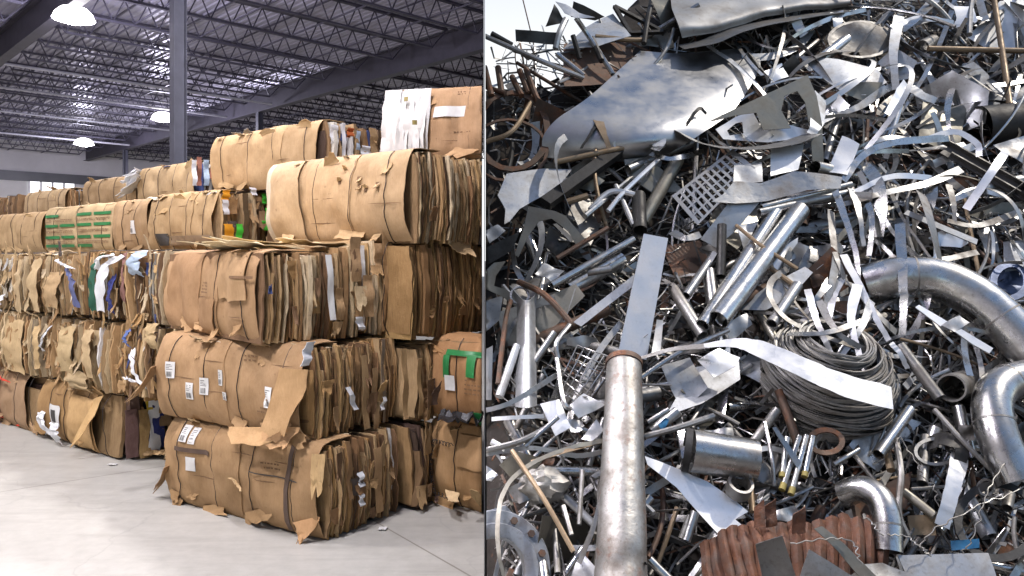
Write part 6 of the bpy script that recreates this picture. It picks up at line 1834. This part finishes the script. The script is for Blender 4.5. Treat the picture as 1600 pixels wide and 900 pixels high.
def filler(n, seed):
    r = random.Random(seed)
    made = {'strip': 0, 'rod': 0, 'tube': 0, 'plate': 0}
    k = 0
    # even cover: jittered grid of places
    cells = []
    gx, gy = 45, 41
    y = -40
    while y < 940:
        x = 742
        while x < 1660:
            cells.append((x, y)); x += gx
        y += gy
    r.shuffle(cells)
    for (cx_, cy_) in cells[:n]:
        px, py = cx_ + r.uniform(0, gx), cy_ + r.uniform(0, gy)
        if py < skyline(px) + 14: continue
        if 850 < px < 1195 and 78 < py < 245 and py > 300 - (px - 850) * .7 - 90: continue
        if 1045 < px < 1330 and py < 62: continue
        if 935 < px < 1055 and 355 < py < 600: continue
        if 1095 < px < 1295 and 110 < py < 300: continue
        right = sm(px, 1180, 1380) * (1 - sm(py, 560, 640))
        top = 1 - sm(py, 120, 260)
        low = sm(py, 560, 660)
        wts = [1.0 + 2.4 * right + .4 * top, 1.0 + .6 * top + .6 * low, .55 + .5 * low, 0.85 - .6 * right + .1 * top - .35 * low]
        kind = r.choices(('strip', 'rod', 'tube', 'plate'), wts)[0]
        off = r.uniform(-.10, .10)
        p = hp(px, py, off)
        s = (p - CAM).y / F
        # most pieces lie along the slope, leaning up to the right as in a tipped load
        ang = r.gauss(R(48), R(34)) if r.random() < .55 else r.uniform(0, PI)
        d = (HX * math.cos(ang) + HU * math.sin(ang) * 1.2 + HN * r.gauss(0, .22)).normalized()
        mb = MB()
        cv = False
        if kind == 'plate':
            m_ = r.choices(('galv', 'white', 'dull', 'steel', 'olive', 'rusty', 'dark', 'bluegrey'), (.22, .05, .20, .18, .16, .10, .06, .03))[0]
            a = r.uniform(42, 124) * .5; b2 = a * r.uniform(.35, 1)
            ca, sa = math.cos(ang), math.sin(ang)
            nv_ = r.choice((4, 4, 4, 5, 6))
            pl = []
            for q in range(nv_):
                t = 2 * PI * (q + r.uniform(-.22, .22)) / nv_ + .6
                u, v = a * math.cos(t) * 1.2, b2 * math.sin(t) * 1.2
                pl.append((px + u * ca - v * sa, py - (u * sa + v * ca) * .85))
            if min(x for x, _ in pl) < 772: continue
            el = r.uniform(-8, 52)
            mb = plate('', '', pl, m_, off + .02, el, r.gauss(0, 22), .003, r.choice((.006, .02, .035)), r.choice((0, .02, .05)), build=False)
            rusty_side = px < 870 and py < 360
            ends = ((px - a * ca, py + a * sa), (px + a * ca, py - a * sa)); L = 2 * a
        else:
            Lpx = r.uniform(70, 240) if kind != 'tube' else r.uniform(50, 150)
            if low > .5: Lpx *= .75
            L = Lpx * s
            bow = 0
            if kind == 'strip': bow = r.choice((0, .12, .3, .5, .7)) * r.choice((-1, 1))
            elif kind == 'rod': bow = r.choice((0, 0, .06, .2)) * r.choice((-1, 1))
            cv = abs(bow) > .1
            side = d.cross(HN).normalized()
            bd = (side * r.gauss(0, 1) + HN * abs(r.gauss(0, .8))).normalized() * bow * L
            pts = [p + d * L * (q - .5) + bd * (.25 - (q - .5) ** 2) * 2 + HN * .02 for q in [i / 12 for i in range(13)]]
            if min(v.x - KW * v.y for v in pts) < .03: continue
            if kind == 'strip':
                m_ = r.choices(('bright', 'steel', 'galv', 'dull', 'white', 'olive', 'rusty'), (.28, .25, .12, .2, .08, .06, .05))[0]
                if px < 870 and py < 380 and r.random() < .6: m_ = 'olive'
                nn0 = (HN + HX * r.gauss(0, .55) + HU * r.gauss(0, .45)).normalized(); tw = r.gauss(0, .8)
                nr = [Matrix.Rotation(tw * (i / 12 - .5), 3, d) @ nn0 for i in range(13)]
                wv = r.uniform(5, 12) * s * (1.6 if r.random() < .15 else 1)
                mb.ribbon(pts, nr, [wv] * 13, .0025)
            elif kind == 'rod':
                m_ = r.choices(('steel', 'dull', 'rusty', 'brown', 'bright', 'dark'), (.34, .24, .12, .08, .16, .06))[0]
                if px < 870 and py < 380 and r.random() < .75: m_ = r.choice(('rusty', 'rusty', 'brown', 'dark'))
                mb.rod(pts, r.uniform(1.6, 4.2) * s, 8)
            else:
                m_ = r.choices(('bright', 'steel', 'dull', 'rusty', 'olive', 'galv'), (.3, .28, .2, .08, .08, .06))[0]
                mb.tube(pts[::4], r.uniform(5, 12) * s, .004, 14)
            ends = (proj(pts[0]), proj(pts[-1])); L = math.hypot(ends[0][0] - ends[1][0], ends[0][1] - ends[1][1])
        lb = describe({'strip': 'strip', 'rod': 'rod', 'tube': 'tube', 'plate': 'plate'}[kind], m_, L, cv, ends[0], ends[1], (px, py))
        put(mb, {'strip': 'steel_strip', 'rod': 'steel_rod', 'tube': 'tube', 'plate': 'scrap_plate'}[kind], M[m_], lb,
            {'strip': 'metal strip', 'rod': 'rod', 'tube': 'tube', 'plate': 'metal plate'}[kind],
            {'strip': 'loose strips in the scrap heap', 'rod': 'loose rods in the scrap heap', 'tube': 'loose tubes in the scrap heap', 'plate': 'loose plates in the scrap heap'}[kind])
        made[kind] += 1
    print('FILLER', made)
filler(720, 21)

# slim springy strips bent over each other on the right half
def springs(n, seed):
    r = random.Random(seed)
    for k in range(n):
        px = r.uniform(1170, 1640); py = r.uniform(-10, 545)
        if px < 1260 and 270 < py: continue
        Lp = r.uniform(90, 260)
        an = r.choice((r.gauss(20, 20), r.gauss(95, 22), r.gauss(150, 20)))
        ca, sa = math.cos(R(an)), math.sin(R(an))
        bow = r.uniform(.12, .45) * r.choice((-1, 1, 1)) * Lp
        pts = []
        for q in (-.5, -.25, 0, .25, .5):
            u = q * Lp; v = bow * (.25 - q * q) * 1.4
            pts.append((px + u * ca - v * sa, py - u * sa - v * ca, r.uniform(.0, .06) + .26 * (.25 - q * q) * 2.5))
        m_ = r.choices(('bright', 'steel', 'galv', 'dull', 'white'), (.3, .28, .08, .3, .04))[0]
        a, b_ = pts[0], pts[-1]
        lb = describe('springy strip', m_, Lp, True, a, b_, (px, py))
        ribbon(lb, 'metal strip', pts, r.uniform(2.4, 5.2), m_, roll=r.gauss(0, 35), twist=r.gauss(0, 45), thick=.002, n=22, group='loose strips in the scrap heap')
springs(70, 4)

# weld seams round the big pipes
for o in list(bpy.data.objects):
    pass
